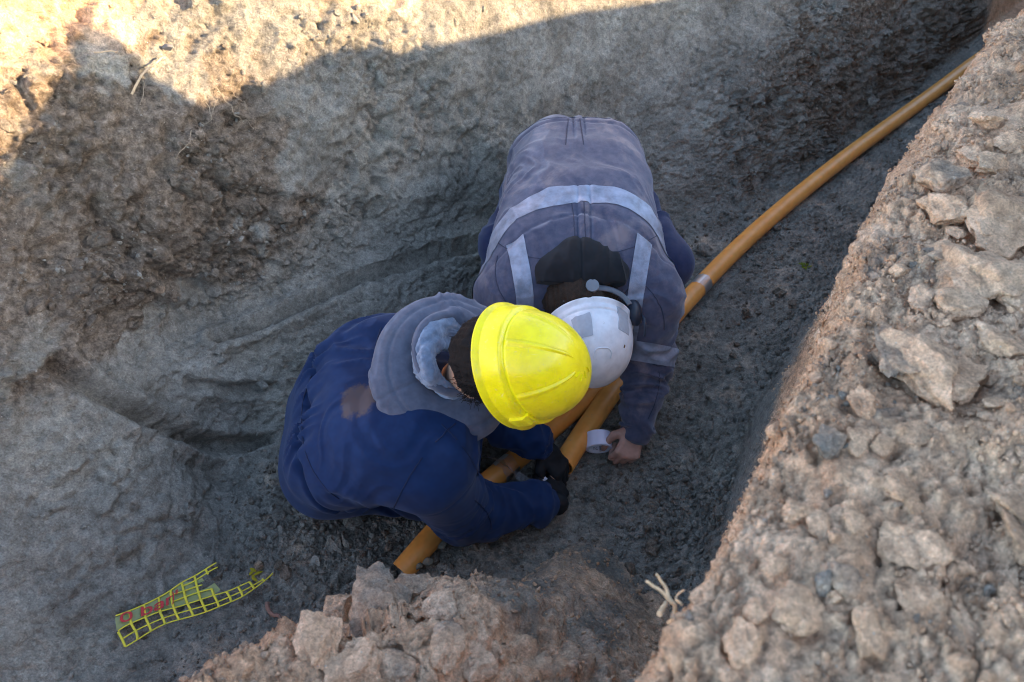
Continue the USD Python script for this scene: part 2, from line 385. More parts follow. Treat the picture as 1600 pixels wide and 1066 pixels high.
l2, r2, f2 = lumps(Q + (fbm(Q * 70, 2, 56)[:, None] - .5) * .012, .026, 6)
cr2 = np.clip(.9 * crumb + .24 * lw + .45 * fl + .42 * bk * smooth01(fbm(Q * 6, 2, 66), .42, .58) + .12 * sh - .08 * apron - .10 * pale_wall, 0, 1)
disp += cr2 * ((l2 - .7) * .011 + (r2 - .5) * .013 + f2 * .016)
l3, r3, f3 = lumps(Q, .0135, 8)
disp += (.28 + .8 * cr2) * ((l3 - .6) * .0035 + (r3 - .5) * .006 + f3 * .007)
disp += (fbm(Q * 55, 3, 71) - .5) * (.013 + .008 * crumb)
# the bucket's scrapes on the pale wall: fine upright furrows
across = Q @ A_HAT
disp += pale_wall * (fbm(np.stack([across * 34, zq * 2.5, nq * 2], 1), 3, 81) - .5) * .014 * (1 - ledge)
disp += apron * (fbm(np.stack([across * 3.5 + zq * 9, zq * 26 - across * 9, nq * 3], 1), 3, 82) - .5) * .014

def on_sheet(px, py, lo=1.5, hi=9.0, shaped=False):
    """Where the base sheet (control rows lo..hi) is seen at a pixel: point and normal."""
    sel = on_sheet.cache.setdefault((lo, hi), np.nonzero((Tf >= lo) & (Tf <= hi) & (Af > -1.0) & (Af < 5))[0])
    B = P2 if shaped else P
    pr = project(B[sel])
    d = (pr[:, 0] - px) ** 2 + (pr[:, 1] - py) ** 2
    best = np.argsort(d)[:12]
    k = sel[best[np.argmin(pr[best, 2])]]
    return B[k].copy(), Nf[k].copy()
on_sheet.cache = {}

def groove(px_line, depth, width, lip=0.4):
    pts = spline([on_sheet(*q)[0] for q in px_line], 600)
    d, _ = cKDTree(pts).query(Q)
    return -depth * np.exp(-(d / width) ** 2) + lip * depth * np.exp(-((d - 1.9 * width) / width) ** 2)
disp += groove([(155, 320), (190, 375), (240, 420), (330, 462)], .035, .022)
disp += groove([(258, 215), (305, 262), (360, 300), (380, 315)], .028, .020)
disp += groove([(380, 300), (450, 318), (520, 328)], .022, .018)
disp += groove([(345, 519), (450, 480), (560, 432), (660, 402), (765, 373)], .046, .021, .5)
disp += groove([(95, 575), (170, 620), (250, 655), (345, 693), (425, 690)], .050, .022, .45)
disp += groove([(300, 600), (350, 610), (430, 606)], .024, .017, .4)
Q2 = Q + Nf[near] * disp[:, None]
P2 = P.copy()
P2[near] = Q2
G2 = P2.reshape(nA, nT, 3)
N2 = grid_normals(G2)
if N2[nA // 2, nT - 60][2] < 0: N2 = -N2
N2 = N2.reshape(-1, 3)
soilc = np.zeros((len(P), 3))
soilc[:, 1] = 1
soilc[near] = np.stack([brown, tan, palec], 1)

def sheet_piece(name, t0, t1):
    j0, j1 = int(np.argmin(np.abs(tpos - t0))), int(np.argmin(np.abs(tpos - t1)))
    idx = np.arange(nA * nT).reshape(nA, nT)[:, j0:j1 + 1]
    na, nt = idx.shape
    loc = np.arange(na * nt).reshape(na, nt)
    a, b, c, d = loc[:-1, :-1].ravel(), loc[1:, :-1].ravel(), loc[1:, 1:].ravel(), loc[:-1, 1:].ravel()
    f = np.vstack([np.stack([a, d, c], 1), np.stack([a, c, b], 1)])
    v, n = P2[idx.ravel()], N2[idx.ravel()]
    fn = np.cross(v[f[0, 1]] - v[f[0, 0]], v[f[0, 2]] - v[f[0, 0]])
    if fn @ n[f[0, 0]] < 0: f = f[:, ::-1]
    m = put(name, (v, f), SOIL, normals=n, prims={'soil': soilc[idx.ravel()]})
    return tag(m, kind='structure')

far_bank = sheet_piece('ground', 0, 2)
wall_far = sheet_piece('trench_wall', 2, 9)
floor = sheet_piece('trench_floor', 9, 12)
wall_near = sheet_piece('trench_wall', 12, 16)
bank = sheet_piece('ground', 16, ncp - 1)

# ------------------------------------------------------------------ the spoil ridge jutting into the trench, in front
def ridge_z(a, n):
    crest = np.interp(a, [-1.2, -.3, 0, .33, .5, .62, .8, 1.0, 1.25], [.70, .70, .705, .71, .62, .46, .24, .05, -.09])
    edge = np.interp(a, [-1.2, -.3, 0, .33, .62, .8, 1.0, 1.25], [.90, .86, .77, .655, .58, .62, .70, .74])
    over = np.maximum(n - edge, 0)
    z = crest - 2.1 * over + .25 * np.clip(edge - n, 0, .22) * smooth01(a, .7, .4) - .12 * smooth01(edge - n, .05, .3) * smooth01(a, .05, .3) * (1 - smooth01(a, .38, .65))
    z -= .03 * np.exp(-((n - edge) / .05) ** 2)
    return z
ga = np.arange(-.75, 1.3, .0058)
gn = np.arange(-.05, 1.32, .0058)
GA, GN = np.meshgrid(ga, gn, indexing='ij')
RZ = ridge_z(GA, GN)
RP = (GA[..., None] * A_HAT + GN[..., None] * N_HAT + RZ[..., None] * np.array([0, 0, 1.0]))
RN = grid_normals(RP)
if RN[50, 50][2] < 0: RN = -RN
Rf, Rn = RP.reshape(-1, 3), RN.reshape(-1, 3)
ra = GA.ravel()
rough = 1 - .7 * smooth01(ra, .62, .85)
rd = (fbm(Rf * 5, 2, 101) - .5) * .10 * rough + (fbm(Rf * 12, 3, 102) - .5) * (.05 * rough + .012)
b1, q1, t1 = lumps(Rf + (fbm(Rf * 30, 2, 155)[:, None] - .5) * .03, .06, 15)
b2, q2, t2 = lumps(Rf, .024, 16)
rd += rough * smooth01(fbm(Rf * 5, 2, 103), .38, .55) * ((b1 - .7) * .014 + np.clip(b1 * 1.7, 0, 1) * ((q1 - .5) * .03 + t1 * .026))
rd += (.3 + .7 * rough) * ((b2 - .7) * .005 + (q2 - .5) * .008 + t2 * .009) + (fbm(Rf * 60, 3, 104) - .5) * .009
RP2 = (Rf + Rn * rd[:, None]).reshape(RP.shape)
RN2 = grid_normals(RP2)
if RN2[50, 50][2] < 0: RN2 = -RN2
na_, nn_ = GA.shape
loc = np.arange(na_ * nn_).reshape(na_, nn_)
a_, b_, c_, d_ = loc[:-1, :-1].ravel(), loc[1:, :-1].ravel(), loc[1:, 1:].ravel(), loc[:-1, 1:].ravel()
rf_ = np.vstack([np.stack([a_, b_, c_], 1), np.stack([a_, c_, d_], 1)])
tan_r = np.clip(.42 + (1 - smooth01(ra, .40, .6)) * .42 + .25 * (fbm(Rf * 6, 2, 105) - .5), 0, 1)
rsoil = np.stack([np.clip(.5 * (1 - smooth01(ra, .55, .80)) + 0 * ra, 0, 1), tan_r, .25 + .75 * smooth01(ra, .5, .7)], 1)  # tan floor and pale far end: brightening put into the soil against shade
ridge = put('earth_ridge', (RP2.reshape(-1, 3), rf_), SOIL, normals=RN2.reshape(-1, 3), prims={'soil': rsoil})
tag(ridge, kind='structure')

# ------------------------------------------------------------------ the spoil heap behind the camera, whose crest throws the shadow edge on the far wall
HEAP_N = -1.75
crest = np.array([(1.5, 1.86), (1.9, 2.06), (2.14, 2.18), (2.26, 2.20), (2.34, 2.23), (2.42, 2.27), (2.5, 2.315), (2.58, 2.35), (2.66, 2.405), (2.74, 2.455), (2.82, 2.52), (2.872, 2.575), (2.888, 2.46), (2.905, 2.265),
                  (2.94, 2.24), (3.06, 2.235), (3.18, 2.240), (3.30, 2.258), (3.42, 2.25), (3.50, 2.205), (3.54, 2.18), (3.66, 2.16), (3.78, 2.14), (3.9, 2.12), (4.1, 2.10), (4.3, 2.07), (4.5, 2.02), (4.7, 1.98), (4.9, 1.95), (5.15, 1.92)])
crest_a = np.r_[-.8, .6, 1.1, crest[:, 0], 5.35, 5.7, 6.4, 8, 11]
crest_z = np.r_[1.25, 1.4, 1.62, crest[:, 1], 2.05, 2.3, 2.7, 2.7, 1.4]
ha = np.r_[np.arange(crest_a[0], 1.5, .05), np.arange(1.5, 5.4, .012), np.arange(5.4, crest_a[-1], .06)]
ht = np.r_[np.linspace(-1.30, -.03, 36), 0, np.linspace(.03, 3.2, 44)]
HA, HT = np.meshgrid(ha, ht, indexing='ij')
hc = np.interp(HA, crest_a, crest_z)
wob = fbm(np.stack([HA * 3, HT * 3, 0 * HA], -1), 3, 201) - .5
away = np.abs(HT)
fall = np.where(HT < 0, away / 1.25, away / 3.0)
HZ = 1.0 + (hc - 1.0) * np.clip(1 - fall, 0, 1) - .05 * (fall >= 1)
HZ = HZ + wob * .16 * smooth01(away, .02, .3) * smooth01(1 - fall, 0, .25) - .02 * smooth01(away, 0, .15)
SUN_H = unit(np.array((SUN_DIR[0], SUN_DIR[1], 0)))
HP = HA[..., None] * A_HAT + HEAP_N * N_HAT + HT[..., None] * SUN_H + HZ[..., None] * np.array([0, 0, 1.0])
hn_ = grid_normals(HP)
if hn_[5, 5][2] < 0: hn_ = -hn_
na_, nn_ = HA.shape
loc = np.arange(na_ * nn_).reshape(na_, nn_)
a_, b_, c_, d_ = loc[:-1, :-1].ravel(), loc[1:, :-1].ravel(), loc[1:, 1:].ravel(), loc[:-1, 1:].ravel()
heap = put('spoil_heap', (HP.reshape(-1, 3), np.vstack([np.stack([a_, b_, c_], 1), np.stack([a_, c_, d_], 1)])), SOIL, normals=hn_.reshape(-1, 3),
           prims={'soil': np.tile([.2, .85, .3], (na_ * nn_, 1))})
tag(heap, kind='structure')
# ------------------------------------------------------------------ clods and stones
def rock(seed, sub=2, cuts=12, rough=.10, squash=(1, .8, .62)):
    """A broken clod: a ball cut by planes, then weathered."""
    r = np.random.default_rng(1000 + seed)
    m = trimesh.creation.icosphere(sub)
    v = np.array(m.vertices)
    for _ in range(cuts):
        d = unit(r.normal(size=3)); c = r.uniform(.38, .80)
        over = np.maximum(v @ d - c, 0)
        v = v - over[:, None] * d * r.uniform(.85, 1.0)
    u = v / np.linalg.norm(v, axis=1, keepdims=True)
    v = v + u * ((fbm(v * 2.0 + seed * 3.1, 2, seed)[:, None] - .5) * rough * 3.0 + (noise(v * 6.5 + seed, seed)[:, None] - .5) * rough * 1.5)
    v = v * np.array(squash) * r.uniform(.85, 1.15, 3)
    v -= v.mean(0)
    v /= np.abs(v).max()
    return v, np.array(m.faces)
ROCKS = [rock(k, 2, 8 + k % 9, .10 + .014 * (k % 7), (1, .62 + .035 * (k % 9), .45 + .045 * (k % 8))) for k in range(18)]
ROCKS_LO = [rock(k + 50, 1, 6 + k % 6, .14, (1, .68 + .03 * (k % 8), .5 + .05 * (k % 7))) for k in range(14)]

def rot_random(r, tilt=1.0):
    """A turn about z with some tilt."""
    q = trimesh.transformations.euler_matrix(r.normal() * .5 * tilt, r.normal() * .5 * tilt, r.uniform(0, 2 * math.pi), 'sxyz')
    return q[:3, :3]

def basis_from_normal(n):
    n = unit(n); x = unit(np.cross([.3, .9, .1], n)); return np.stack([x, np.cross(n, x), n], 1)

TAN, GREY, BROWN = (.05, .85, .45), (.0, .0, .35), (.85, .05, .25)
def soil_of(kind, n, r):
    return np.tile(np.clip(np.array(kind) + r.normal(size=3) * .12, 0, 1), (n, 1))
def lay(parent, name, p, n, size, mat, seed, sink=.25, tilt=.5, lo=False, smooth=28):
    r = np.random.default_rng(seed)
    v, f = (ROCKS_LO if lo else ROCKS)[int(r.integers(0, 14 if lo else 18))]
    M = basis_from_normal(n) @ rot_random(r, tilt)
    w = (v * size) @ M.T
    w = w + p + unit(n) * size * (.42 - sink)
    sm = trimesh.Trimesh(w, f, process=False)
    sm = trimesh.graph.smooth_shade(sm, angle=math.radians(smooth), facet_minarea=None)
    return put(name, sm, SOIL, parent, smooth=True, prims={'soil': soil_of(mat, len(sm.vertices), r)})

def scatter_points(Psrc, Nsrc, weight, count, seed):
    r = np.random.default_rng(seed)
    w = weight / weight.sum()
    k = r.choice(len(Psrc), size=count, p=w)
    jit = r.normal(size=(count, 3)) * .003
    return Psrc[k] + jit, Nsrc[k], k

def instancer(parent, name, pts, nrm, sizes, mats, seed, sink=.2, tilt=1.0):
    """Small rubble nobody could count: one PointInstancer."""
    r = np.random.default_rng(seed)
    path = numbered(where(parent) + '/' + name)
    pi = UsdGeom.PointInstancer.Define(stage, path)
    protos = []
    for j in range(9):
        v, f = ROCKS_LO[(j * 3 + seed) % 14]
        pr = usdkit.mesh(stage, f'{path}/stone_shape_{j:03d}', (v, f), SOIL, True)
        UsdGeom.PrimvarsAPI(pr).CreatePrimvar('soil', Sdf.ValueTypeNames.Color3fArray, 'vertex').Set(Vt.Vec3fArray.FromNumpy(soil_of(mats[j % len(mats)], len(v), r).astype(np.float32)))
        protos.append(pr.GetPath())
    pi.CreatePrototypesRel().SetTargets(protos)
    n = len(pts)
    q = trimesh.transformations.random_quaternion(r.random((3, n))) if False else r.normal(size=(n, 4))
    q /= np.linalg.norm(q, axis=1, keepdims=True)
    pi.CreateProtoIndicesAttr(Vt.IntArray.FromNumpy(r.integers(0, 9, n).astype(np.int32)))
    pos = pts + nrm * (sizes * (.35 - sink))[:, None]
    pi.CreatePositionsAttr(Vt.Vec3fArray.FromNumpy(pos.astype(np.float32)))
    pi.CreateScalesAttr(Vt.Vec3fArray.FromNumpy(np.repeat(sizes[:, None], 3, 1).astype(np.float32)))
    pi.CreateOrientationsAttr([Gf.Quath(float(a), float(b), float(c), float(d)) for a, b, c, d in q])
    return tag(pi, kind='stuff')

def power(r, n, lo, hi, k=2.2):
    u = r.random(n)
    return (lo ** (1 - k) + u * (hi ** (1 - k) - lo ** (1 - k))) ** (1 / (1 - k))

pr2 = project(P2)
inview = (pr2[:, 0] > -60) & (pr2[:, 0] < 1660) & (pr2[:, 1] > -60) & (pr2[:, 1] < 1130) & (pr2[:, 2] > 0) & near
cellarea = np.zeros(len(P)); 
_ga = np.gradient(G2, axis=0); _gt = np.gradient(G2, axis=1)
cellarea = np.linalg.norm(np.cross(_ga, _gt), axis=-1).ravel() * inview
def full(x):
    o = np.zeros(len(P)); o[near] = x; return o
crumbF, flF, bkF, shF, lwF, aprF, rubF, palF = map(full, (crumb, fl, bk, sh, lw, apron, rub, pale_wall))
patch = smooth01(fbm(P * 6.0, 3, 301), .44, .56)

# the bank beside the camera: the clods one can tell apart, the largest placed where they lie
big = [(1570, 350, 150, 112, .7), (1480, 335, 62, 60, .4), (1470, 288, 85, 55, .5), (1520, 438, 140, 100, .6), (1492, 482, 80, 50, .4), (1442, 580, 115, 140, .75), (1562, 655, 80, 50, .5),
       (1430, 685, 95, 36, .3), (1292, 700, 55, 48, .3), (1332, 815, 50, 45, .3), (1440, 950, 80, 90, .4), (1212, 885, 48, 30, .3), (1400, 770, 58, 66, .4), (1342, 690, 50, 56, .4),
       (1572, 790, 60, 60, .3), (1500, 990, 56, 60, .3), (1582, 950, 50, 60, .3), (1592, 845, 50, 80, .4), (1280, 830, 40, 50, .3), (1545, 265, 60, 36, .5), (1520, 250, 40, 34, .4), (1450, 320, 40, 26, .3),
       (1590, 470, 70, 40, .3), (1455, 770, 40, 36, .3), (1375, 700, 36, 30, .3), (1540, 700, 50, 30, .3), (1240, 800, 46, 30, .4), (1180, 960, 40, 34, .3), (1310, 905, 60, 50, .5), (1395, 560, 60, 90, .6), (1350, 640, 50, 60, .5), (1500, 600, 90, 70, .6), (1470, 400, 80, 40, .5), (1560, 540, 90, 60, .5), (1440, 470, 46, 44, .4), (1540, 190, 50, 30, .4), (1575, 230, 60, 40, .5),
       (1250, 960, 90, 60, .6), (1420, 860, 100, 70, .6), (1160, 1010, 60, 60, .5), (1360, 990, 80, 70, .6)]
rr = np.random.default_rng(77)
def image_rock(parent, name, px, py, z, w, h, sink, mat, seed, n=(0, 0, 1), lowres=False):
    p = at(px, py, z)
    dep = project(p)[2]
    W, H = w / F_PX * dep, h / F_PX * dep / .72
    r = np.random.default_rng(seed)
    v, f = rock(seed, 3 if w > 38 else 2, 12, .15, (1, 1, 1))
    v = v / np.ptp(v, axis=0)
    th = min(W, H) * r.uniform(.55, .75)
    w_ = v * np.array([W, H, th])
    w_ = w_ @ basis_from_normal(n).T if abs(n[2]) < .99 else w_
    w_ = w_ + p + np.array([0, 0, th * (.42 - sink)])
    sm = trimesh.graph.smooth_shade(trimesh.Trimesh(w_, f, process=False), angle=math.radians(26), facet_minarea=None)
    return put(name, sm, SOIL, parent, smooth=True, prims={'soil': soil_of(mat, len(sm.vertices), r)})
for k, (px, py, w, h, s) in enumerate(big):
    image_rock(bank, 'clod', px, py, 1.065, w, h, min(.4, .08 + s * .42), TAN, 400 + k)
wb = cellarea * bkF * (.25 + .75 * patch)
pts, nrm, _ = scatter_points(P2, N2, wb, 255, 12)
sz = power(rr, 255, .0075, .024, 2.4)
for k in range(255):
    lay(bank, 'clod', pts[k], nrm[k], sz[k], TAN if k % 6 else (.1, .5, .5), 2000 + k, sink=.22 + .2 * (k % 2))
pts, nrm, _ = scatter_points(P2, N2, cellarea * (bkF + .35 * shF) * (.05 + .95 * patch), 20000, 13)
instancer(bank, 'rubble', pts, nrm, power(rr, 20000, .0013, .0075, 2.3), [TAN, TAN, (.1, .6, .4)], 3, sink=.22)

# the trench floor
zone = full(smooth01(fbm(Q * 3.0, 2, 311), .40, .55)) 
px_, py_ = pr2[:, 0], pr2[:, 1]
heapA = np.exp(-(((px_ - 560) / 150) ** 2 + ((py_ - 835) / 60) ** 2)) * 1.6 + np.exp(-(((px_ - 1040) / 110) ** 2 + ((py_ - 790) / 110) ** 2)) * .8
wf = cellarea * flF * (.10 + .5 * zone + 2.2 * heapA)
pts, nrm, _ = scatter_points(P2, N2, wf, 210, 22)
sz = power(rr, 210, .011, .036, 2.2)
for k in range(210):
    lay(floor, 'stone', pts[k], nrm[k], sz[k], GREY if k % 4 else BROWN, 3000 + k, sink=.05)
pts, nrm, _ = scatter_points(P2, N2, wf, 14000, 23)
instancer(floor, 'rubble', pts, nrm, power(rr, 14000, .0025, .014, 2.1), [GREY, GREY, (.4, 0, .2)], 4, sink=.1)

# the far wall: crumbled clods and the debris slope at its far end
netz = np.exp(-(((px_ - 300) / 150) ** 2 + ((py_ - 950) / 85) ** 2) * 1.5)
ww = (1 - netz) * cellarea * lwF * (.02 + crumbF * patch * .8 + 1.2 * rubF) * (1 - .9 * palF * (1 - rubF))
pts, nrm, kk = scatter_points(P2, N2, ww, 230, 32)
sz = power(rr, 230, .012, .036, 2.2)
for k in range(230):
    mt = TAN if soilc[kk[k], 1] > .5 else (BROWN if soilc[kk[k], 0] > .45 else GREY)
    lay(wall_far, 'clod', pts[k], nrm[k], sz[k], mt, 4000 + k, sink=.45)
pts, nrm, kk = scatter_points(P2, N2, ww, 7000, 33)
szz = power(rr, 7000, .0025, .013, 2.2)
tn, br = soilc[kk, 1] > .5, soilc[kk, 0] > .45
for nm, mask, mt in (('rubble', tn, [TAN]), ('rubble', ~tn & br, [BROWN, BROWN, GREY]), ('rubble', ~tn & ~br, [GREY])):
    instancer(wall_far, nm, pts[mask], nrm[mask], szz[mask], mt, 5, sink=.25)

# the earth ridge in front
ridge_big = [(590, 965, 95, 130, .35), (655, 1000, 85, 100, .35), (700, 1012, 60, 60, .3), (742, 1042, 70, 50, .3), (500, 1000, 70, 70, .4), (432, 1018, 55, 55, .35), (640, 925, 80, 40, .5),
             (530, 950, 50, 40, .35), (560, 1040, 90, 60, .4), (470, 1040, 60, 50, .35), (380, 1045, 50, 40, .35), (690, 950, 60, 44, .4), (620, 1050, 80, 50, .3)]
Rw, Rn2 = RP2.reshape(-1, 3), RN2.reshape(-1, 3)
prr = project(Rw)
def on_ridge(px, py):
    d = (prr[:, 0] - px) ** 2 + (prr[:, 1] - py) ** 2
    best = np.argsort(d)[:10]
    k = best[np.argmin(prr[best, 2])]
    return Rw[k].copy(), Rn2[k].copy()
for k, (px, py, w, h, s) in enumerate(ridge_big):
    q, _ = on_ridge(px, py + 8)
    image_rock(ridge, 'clod', px, py, q[2], w, h, min(.45, .12 + s * .5), TAN if k % 3 else (.5, .55, .2), 600 + k)
wr = np.clip(1 - .8 * smooth01(ra, .35, .62) - .19 * smooth01(ra, .8, 1.0), 0, 1) * ((prr[:, 1] < 1120) & (prr[:, 0] > 200)) * (.15 + .85 * smooth01(fbm(Rw * 5, 2, 331), .4, .55))
pts, nrm, _ = scatter_points(Rw, Rn2, wr, 150, 42)
sz = power(rr, 150, .008, .022, 2.2)
for k in range(150):
    lay(ridge, 'clod', pts[k], nrm[k], sz[k], TAN if k % 3 else (.5, .5, .2), 5000 + k, sink=.35)
pts, nrm, _ = scatter_points(Rw, Rn2, wr + .25 * (prr[:, 1] < 1120), 7000, 43)
instancer(ridge, 'rubble', pts, nrm, power(rr, 7000, .0018, .010, 2.2), [TAN, (.5, .5, .2), TAN], 6, sink=.25)
# ------------------------------------------------------------------ bodies and clothes from blended tapered bones
class Field:
    """Signed distance on a grid; bones are blended in, then the surface is drawn out as one continuous mesh."""
    def __init__(self, lo, hi, h):
        self.lo, self.h = np.asarray(lo, float), h
        self.dim = np.ceil((np.asarray(hi, float) - self.lo) / h).astype(int) + 1
        self.D = np.full(self.dim, .3, np.float32)
    def block(self, lo, hi):
        i0 = np.clip(np.floor((lo - self.lo) / self.h).astype(int), 0, self.dim - 1)
        i1 = np.clip(np.ceil((hi - self.lo) / self.h).astype(int) + 1, 1, self.dim)
        sl = tuple(slice(a, b) for a, b in zip(i0, i1))
        X = np.stack(np.meshgrid(*[self.lo[k] + self.h * np.arange(i0[k], i1[k]) for k in range(3)], indexing='ij'), -1).astype(np.float32)
        return sl, X
    def blend(self, sl, d, k):
        D = self.D[sl]
        if k <= 0:
            self.D[sl] = np.minimum(D, d); return
        t = np.clip(.5 + .5 * (D - d) / k, 0, 1)
        self.D[sl] = D + (d - D) * t - k * t * (1 - t)
    def bone(self, p, q, r1, r2=None, k=.03, squash=None):
        p, q = np.asarray(p, float), np.asarray(q, float)
        r2 = r1 if r2 is None else r2
        m = max(r1, r2) + k + 4 * self.h
        sl, X = self.block(np.minimum(p, q) - m, np.maximum(p, q) + m)
        if X.size == 0: return
        ba = q - p
        L = max(ba @ ba, 1e-12)
        t = np.clip(((X - p) @ ba) / L, 0, 1)
        v = X - p - t[..., None] * ba
        if squash is not None:                                  # (axis, factor): thinner along that axis
            ax, s = squash
            ax = unit(ax)
            v = v + (v @ ax)[..., None] * ax * (1 / s - 1)
        self.blend(sl, (np.linalg.norm(v, axis=-1) - (r1 + (r2 - r1) * t)).astype(np.float32), k)
    def ellipsoid(self, c, R, radii, k=.02):
        c, radii = np.asarray(c, float), np.asarray(radii, float)
        m = radii.max() + k + 4 * self.h
        sl, X = self.block(c - m, c + m)
        y = ((X - c) @ R) / radii
        k0 = np.linalg.norm(y, axis=-1); k1 = np.linalg.norm(y / radii, axis=-1)
        self.blend(sl, (k0 * (k0 - 1) / np.maximum(k1, 1e-6)).astype(np.float32), k)
    def ring(self, c, R, rad, ra, rz, k=.01, a0=None, a1=None, lift=0.0):
        """A flattened ring about c; R's columns are its x, y and axis; lift raises it away from its start angle."""
        c = np.asarray(c, float)
        m = rad + max(ra, rz) + k + 4 * self.h
        sl, X = self.block(c - m, c + m)
        y = (X - c) @ R
        rho = np.hypot(y[..., 0], y[..., 1])
        q = np.hypot((rho - rad) / ra, (y[..., 2] - lift * y[..., 0] / max(rad, 1e-6)) / rz)
        self.blend(sl, ((q - 1) * min(ra, rz)).astype(np.float32), k)
    def carve(self, p, n):
        """Cuts away the side of the plane that n points to."""
        X = np.stack(np.meshgrid(*[self.lo[k] + self.h * np.arange(self.dim[k]) for k in range(3)], indexing='ij'), -1).astype(np.float32)
        self.D = np.maximum(self.D, ((X - np.asarray(p)) @ unit(n)).astype(np.float32))
    def mesh(self):
        D = self.D
        s = D < 0
        n = np.array(D.shape) - 1
        corners = [(i, j, k) for i in (0, 1) for j in (0, 1) for k in (0, 1)]
        sub = lambda A, c: A[c[0]:c[0] + n[0], c[1]:c[1] + n[1], c[2]:c[2] + n[2]]
        cnt = sum(sub(s, c).astype(np.int8) for c in corners)
        act = (cnt > 0) & (cnt < 8)
        idx = -np.ones(act.shape, np.int64)
        cells = np.argwhere(act)
        idx[act] = np.arange(len(cells))
        acc, num = np.zeros((len(cells), 3)), np.zeros(len(cells))
        for c in corners:
            for ax in range(3):
                if c[ax]: continue
                e = list(c); e[ax] = 1
                d0 = D[cells[:, 0] + c[0], cells[:, 1] + c[1], cells[:, 2] + c[2]].astype(float)
                d1 = D[cells[:, 0] + e[0], cells[:, 1] + e[1], cells[:, 2] + e[2]].astype(float)
                m = (d0 < 0) != (d1 < 0)
                t = np.where(m, d0 / np.where(m, d0 - d1, 1), 0)
                pt = np.repeat(np.array(c, float)[None], len(cells), 0); pt[:, ax] += t
                acc[m] += pt[m]; num += m
        V = self.lo + self.h * (cells + acc / num[:, None])
        F = []
        for ax in range(3):
            b, c = (ax + 1) % 3, (ax + 2) % 3
            a0 = np.take(s, range(0, D.shape[ax] - 1), ax); a1 = np.take(s, range(1, D.shape[ax]), ax)
            e = np.argwhere(a0 != a1)
            ok = (e[:, b] > 0) & (e[:, c] > 0) & (e[:, b] < D.shape[b] - 1) & (e[:, c] < D.shape[c] - 1)
            e = e[ok]
            def cell(db, dc):
                x = e.copy(); x[:, b] -= db; x[:, c] -= dc
                return idx[x[:, 0], x[:, 1], x[:, 2]]
            q = np.stack([cell(1, 1), cell(0, 1), cell(0, 0), cell(1, 0)], 1)
            flip = ~s[e[:, 0], e[:, 1], e[:, 2]]
            q[flip] = q[flip][:, ::-1]
            F.append(q)
        F = np.vstack(F)
        F = np.vstack([F[:, [0, 1, 2]], F[:, [0, 2, 3]]])
        return trimesh.Trimesh(V, F, process=False)

def relax(m, it=6):
    was = np.array(m.vertices)
    trimesh.smoothing.filter_taubin(m, .5, .53, it)
    v = np.array(m.vertices)
    off = np.linalg.norm(v - was, axis=1) > .008
    v[off] = was[off]
    m.vertices = v
    return m

def folds(p, along, fa, fc, seed, warp=.5):
    """Cloth folds: crests run across 'along'. Near 1 on a crest, 0 between."""
    along = unit(along)
    s = p @ along
    rest = p - s[:, None] * along
    w = fbm(p * 6, 2, seed + 50) - .5
    n = noise(np.concatenate([rest * fc + (s * fa + w * warp * 6)[:, None] * along], 0) + seed * 3.7, seed)
    return (1 - np.abs(2 * n - 1)) ** 1.6

def push(m, disp):
    m.vertices = m.vertices + m.vertex_normals * disp[:, None]
    return m

def seg_w(p, a, b, r):
    """1 near the bone a-b, 0 beyond r of it; and where along it, 0..1."""
    a, b = np.asarray(a, float), np.asarray(b, float)
    t = ((p - a) @ (b - a)) / ((b - a) @ (b - a))
    d = np.linalg.norm(p - a - np.clip(t, 0, 1)[:, None] * (b - a), axis=1)
    return 1 - smooth01(d, r * .8, r * 1.35), t

def hand_bones(wrist, direct, back, thumb_side, curl, scale=1.0, fat=0.0, spread=.06):
    """Palm, four fingers of three bones each, thumb. direct: wrist to knuckles; back: out of the back of the hand; thumb_side: towards the thumb."""
    d, u = unit(direct), None
    u = unit(back - (np.asarray(back) @ d) * d)
    s = unit(np.cross(u, d))
    if s @ np.asarray(thumb_side) < 0: s = -s
    out, w = [], np.asarray(wrist, float)
    lens = [(.041, .025, .021), (.046, .029, .022), (.042, .027, .022), (.033, .020, .019)]
    offs = [.028, .0095, -.0095, -.027]
    reach = [.086, .090, .085, .077]
    for i in range(4):
        base = w + s * offs[i] * .55 * scale + d * .012 * scale
        kn = w + (d * reach[i] + s * offs[i]) * scale
        out.append((base, kn, .0135 * scale + fat, .0108 * scale + fat, .012))
        ang = 0.0
        p = kn
        for j in range(3):
            ang += curl[i][j]
            dd = unit(d * math.cos(ang) - u * math.sin(ang) + s * (spread * (1.5 - i) / 1.5) * math.cos(ang))
            q = p + dd * lens[i][j] * scale
            out.append((p, q, (.0098 - .0010 * j) * scale + fat, (.0090 - .0011 * j) * scale + fat, .0025))
            p = q
    t0 = w + (d * .022 + s * .022) * scale
    t1 = t0 + unit(s * .8 + d * .62 - u * .25) * .040 * scale
    t2 = t1 + unit(d * .85 + s * curl[4][0] - u * curl[4][1]) * .032 * scale
    t3 = t2 + unit(d * .8 + s * (curl[4][0] - .4) - u * (curl[4][1] + .35)) * .026 * scale
    out += [(t0, t1, .0150 * scale + fat, .0120 * scale + fat, .010), (t1, t2, .0115 * scale + fat, .0100 * scale + fat, .004), (t2, t3, .0100 * scale + fat, .0085 * scale + fat, .003)]
    return out

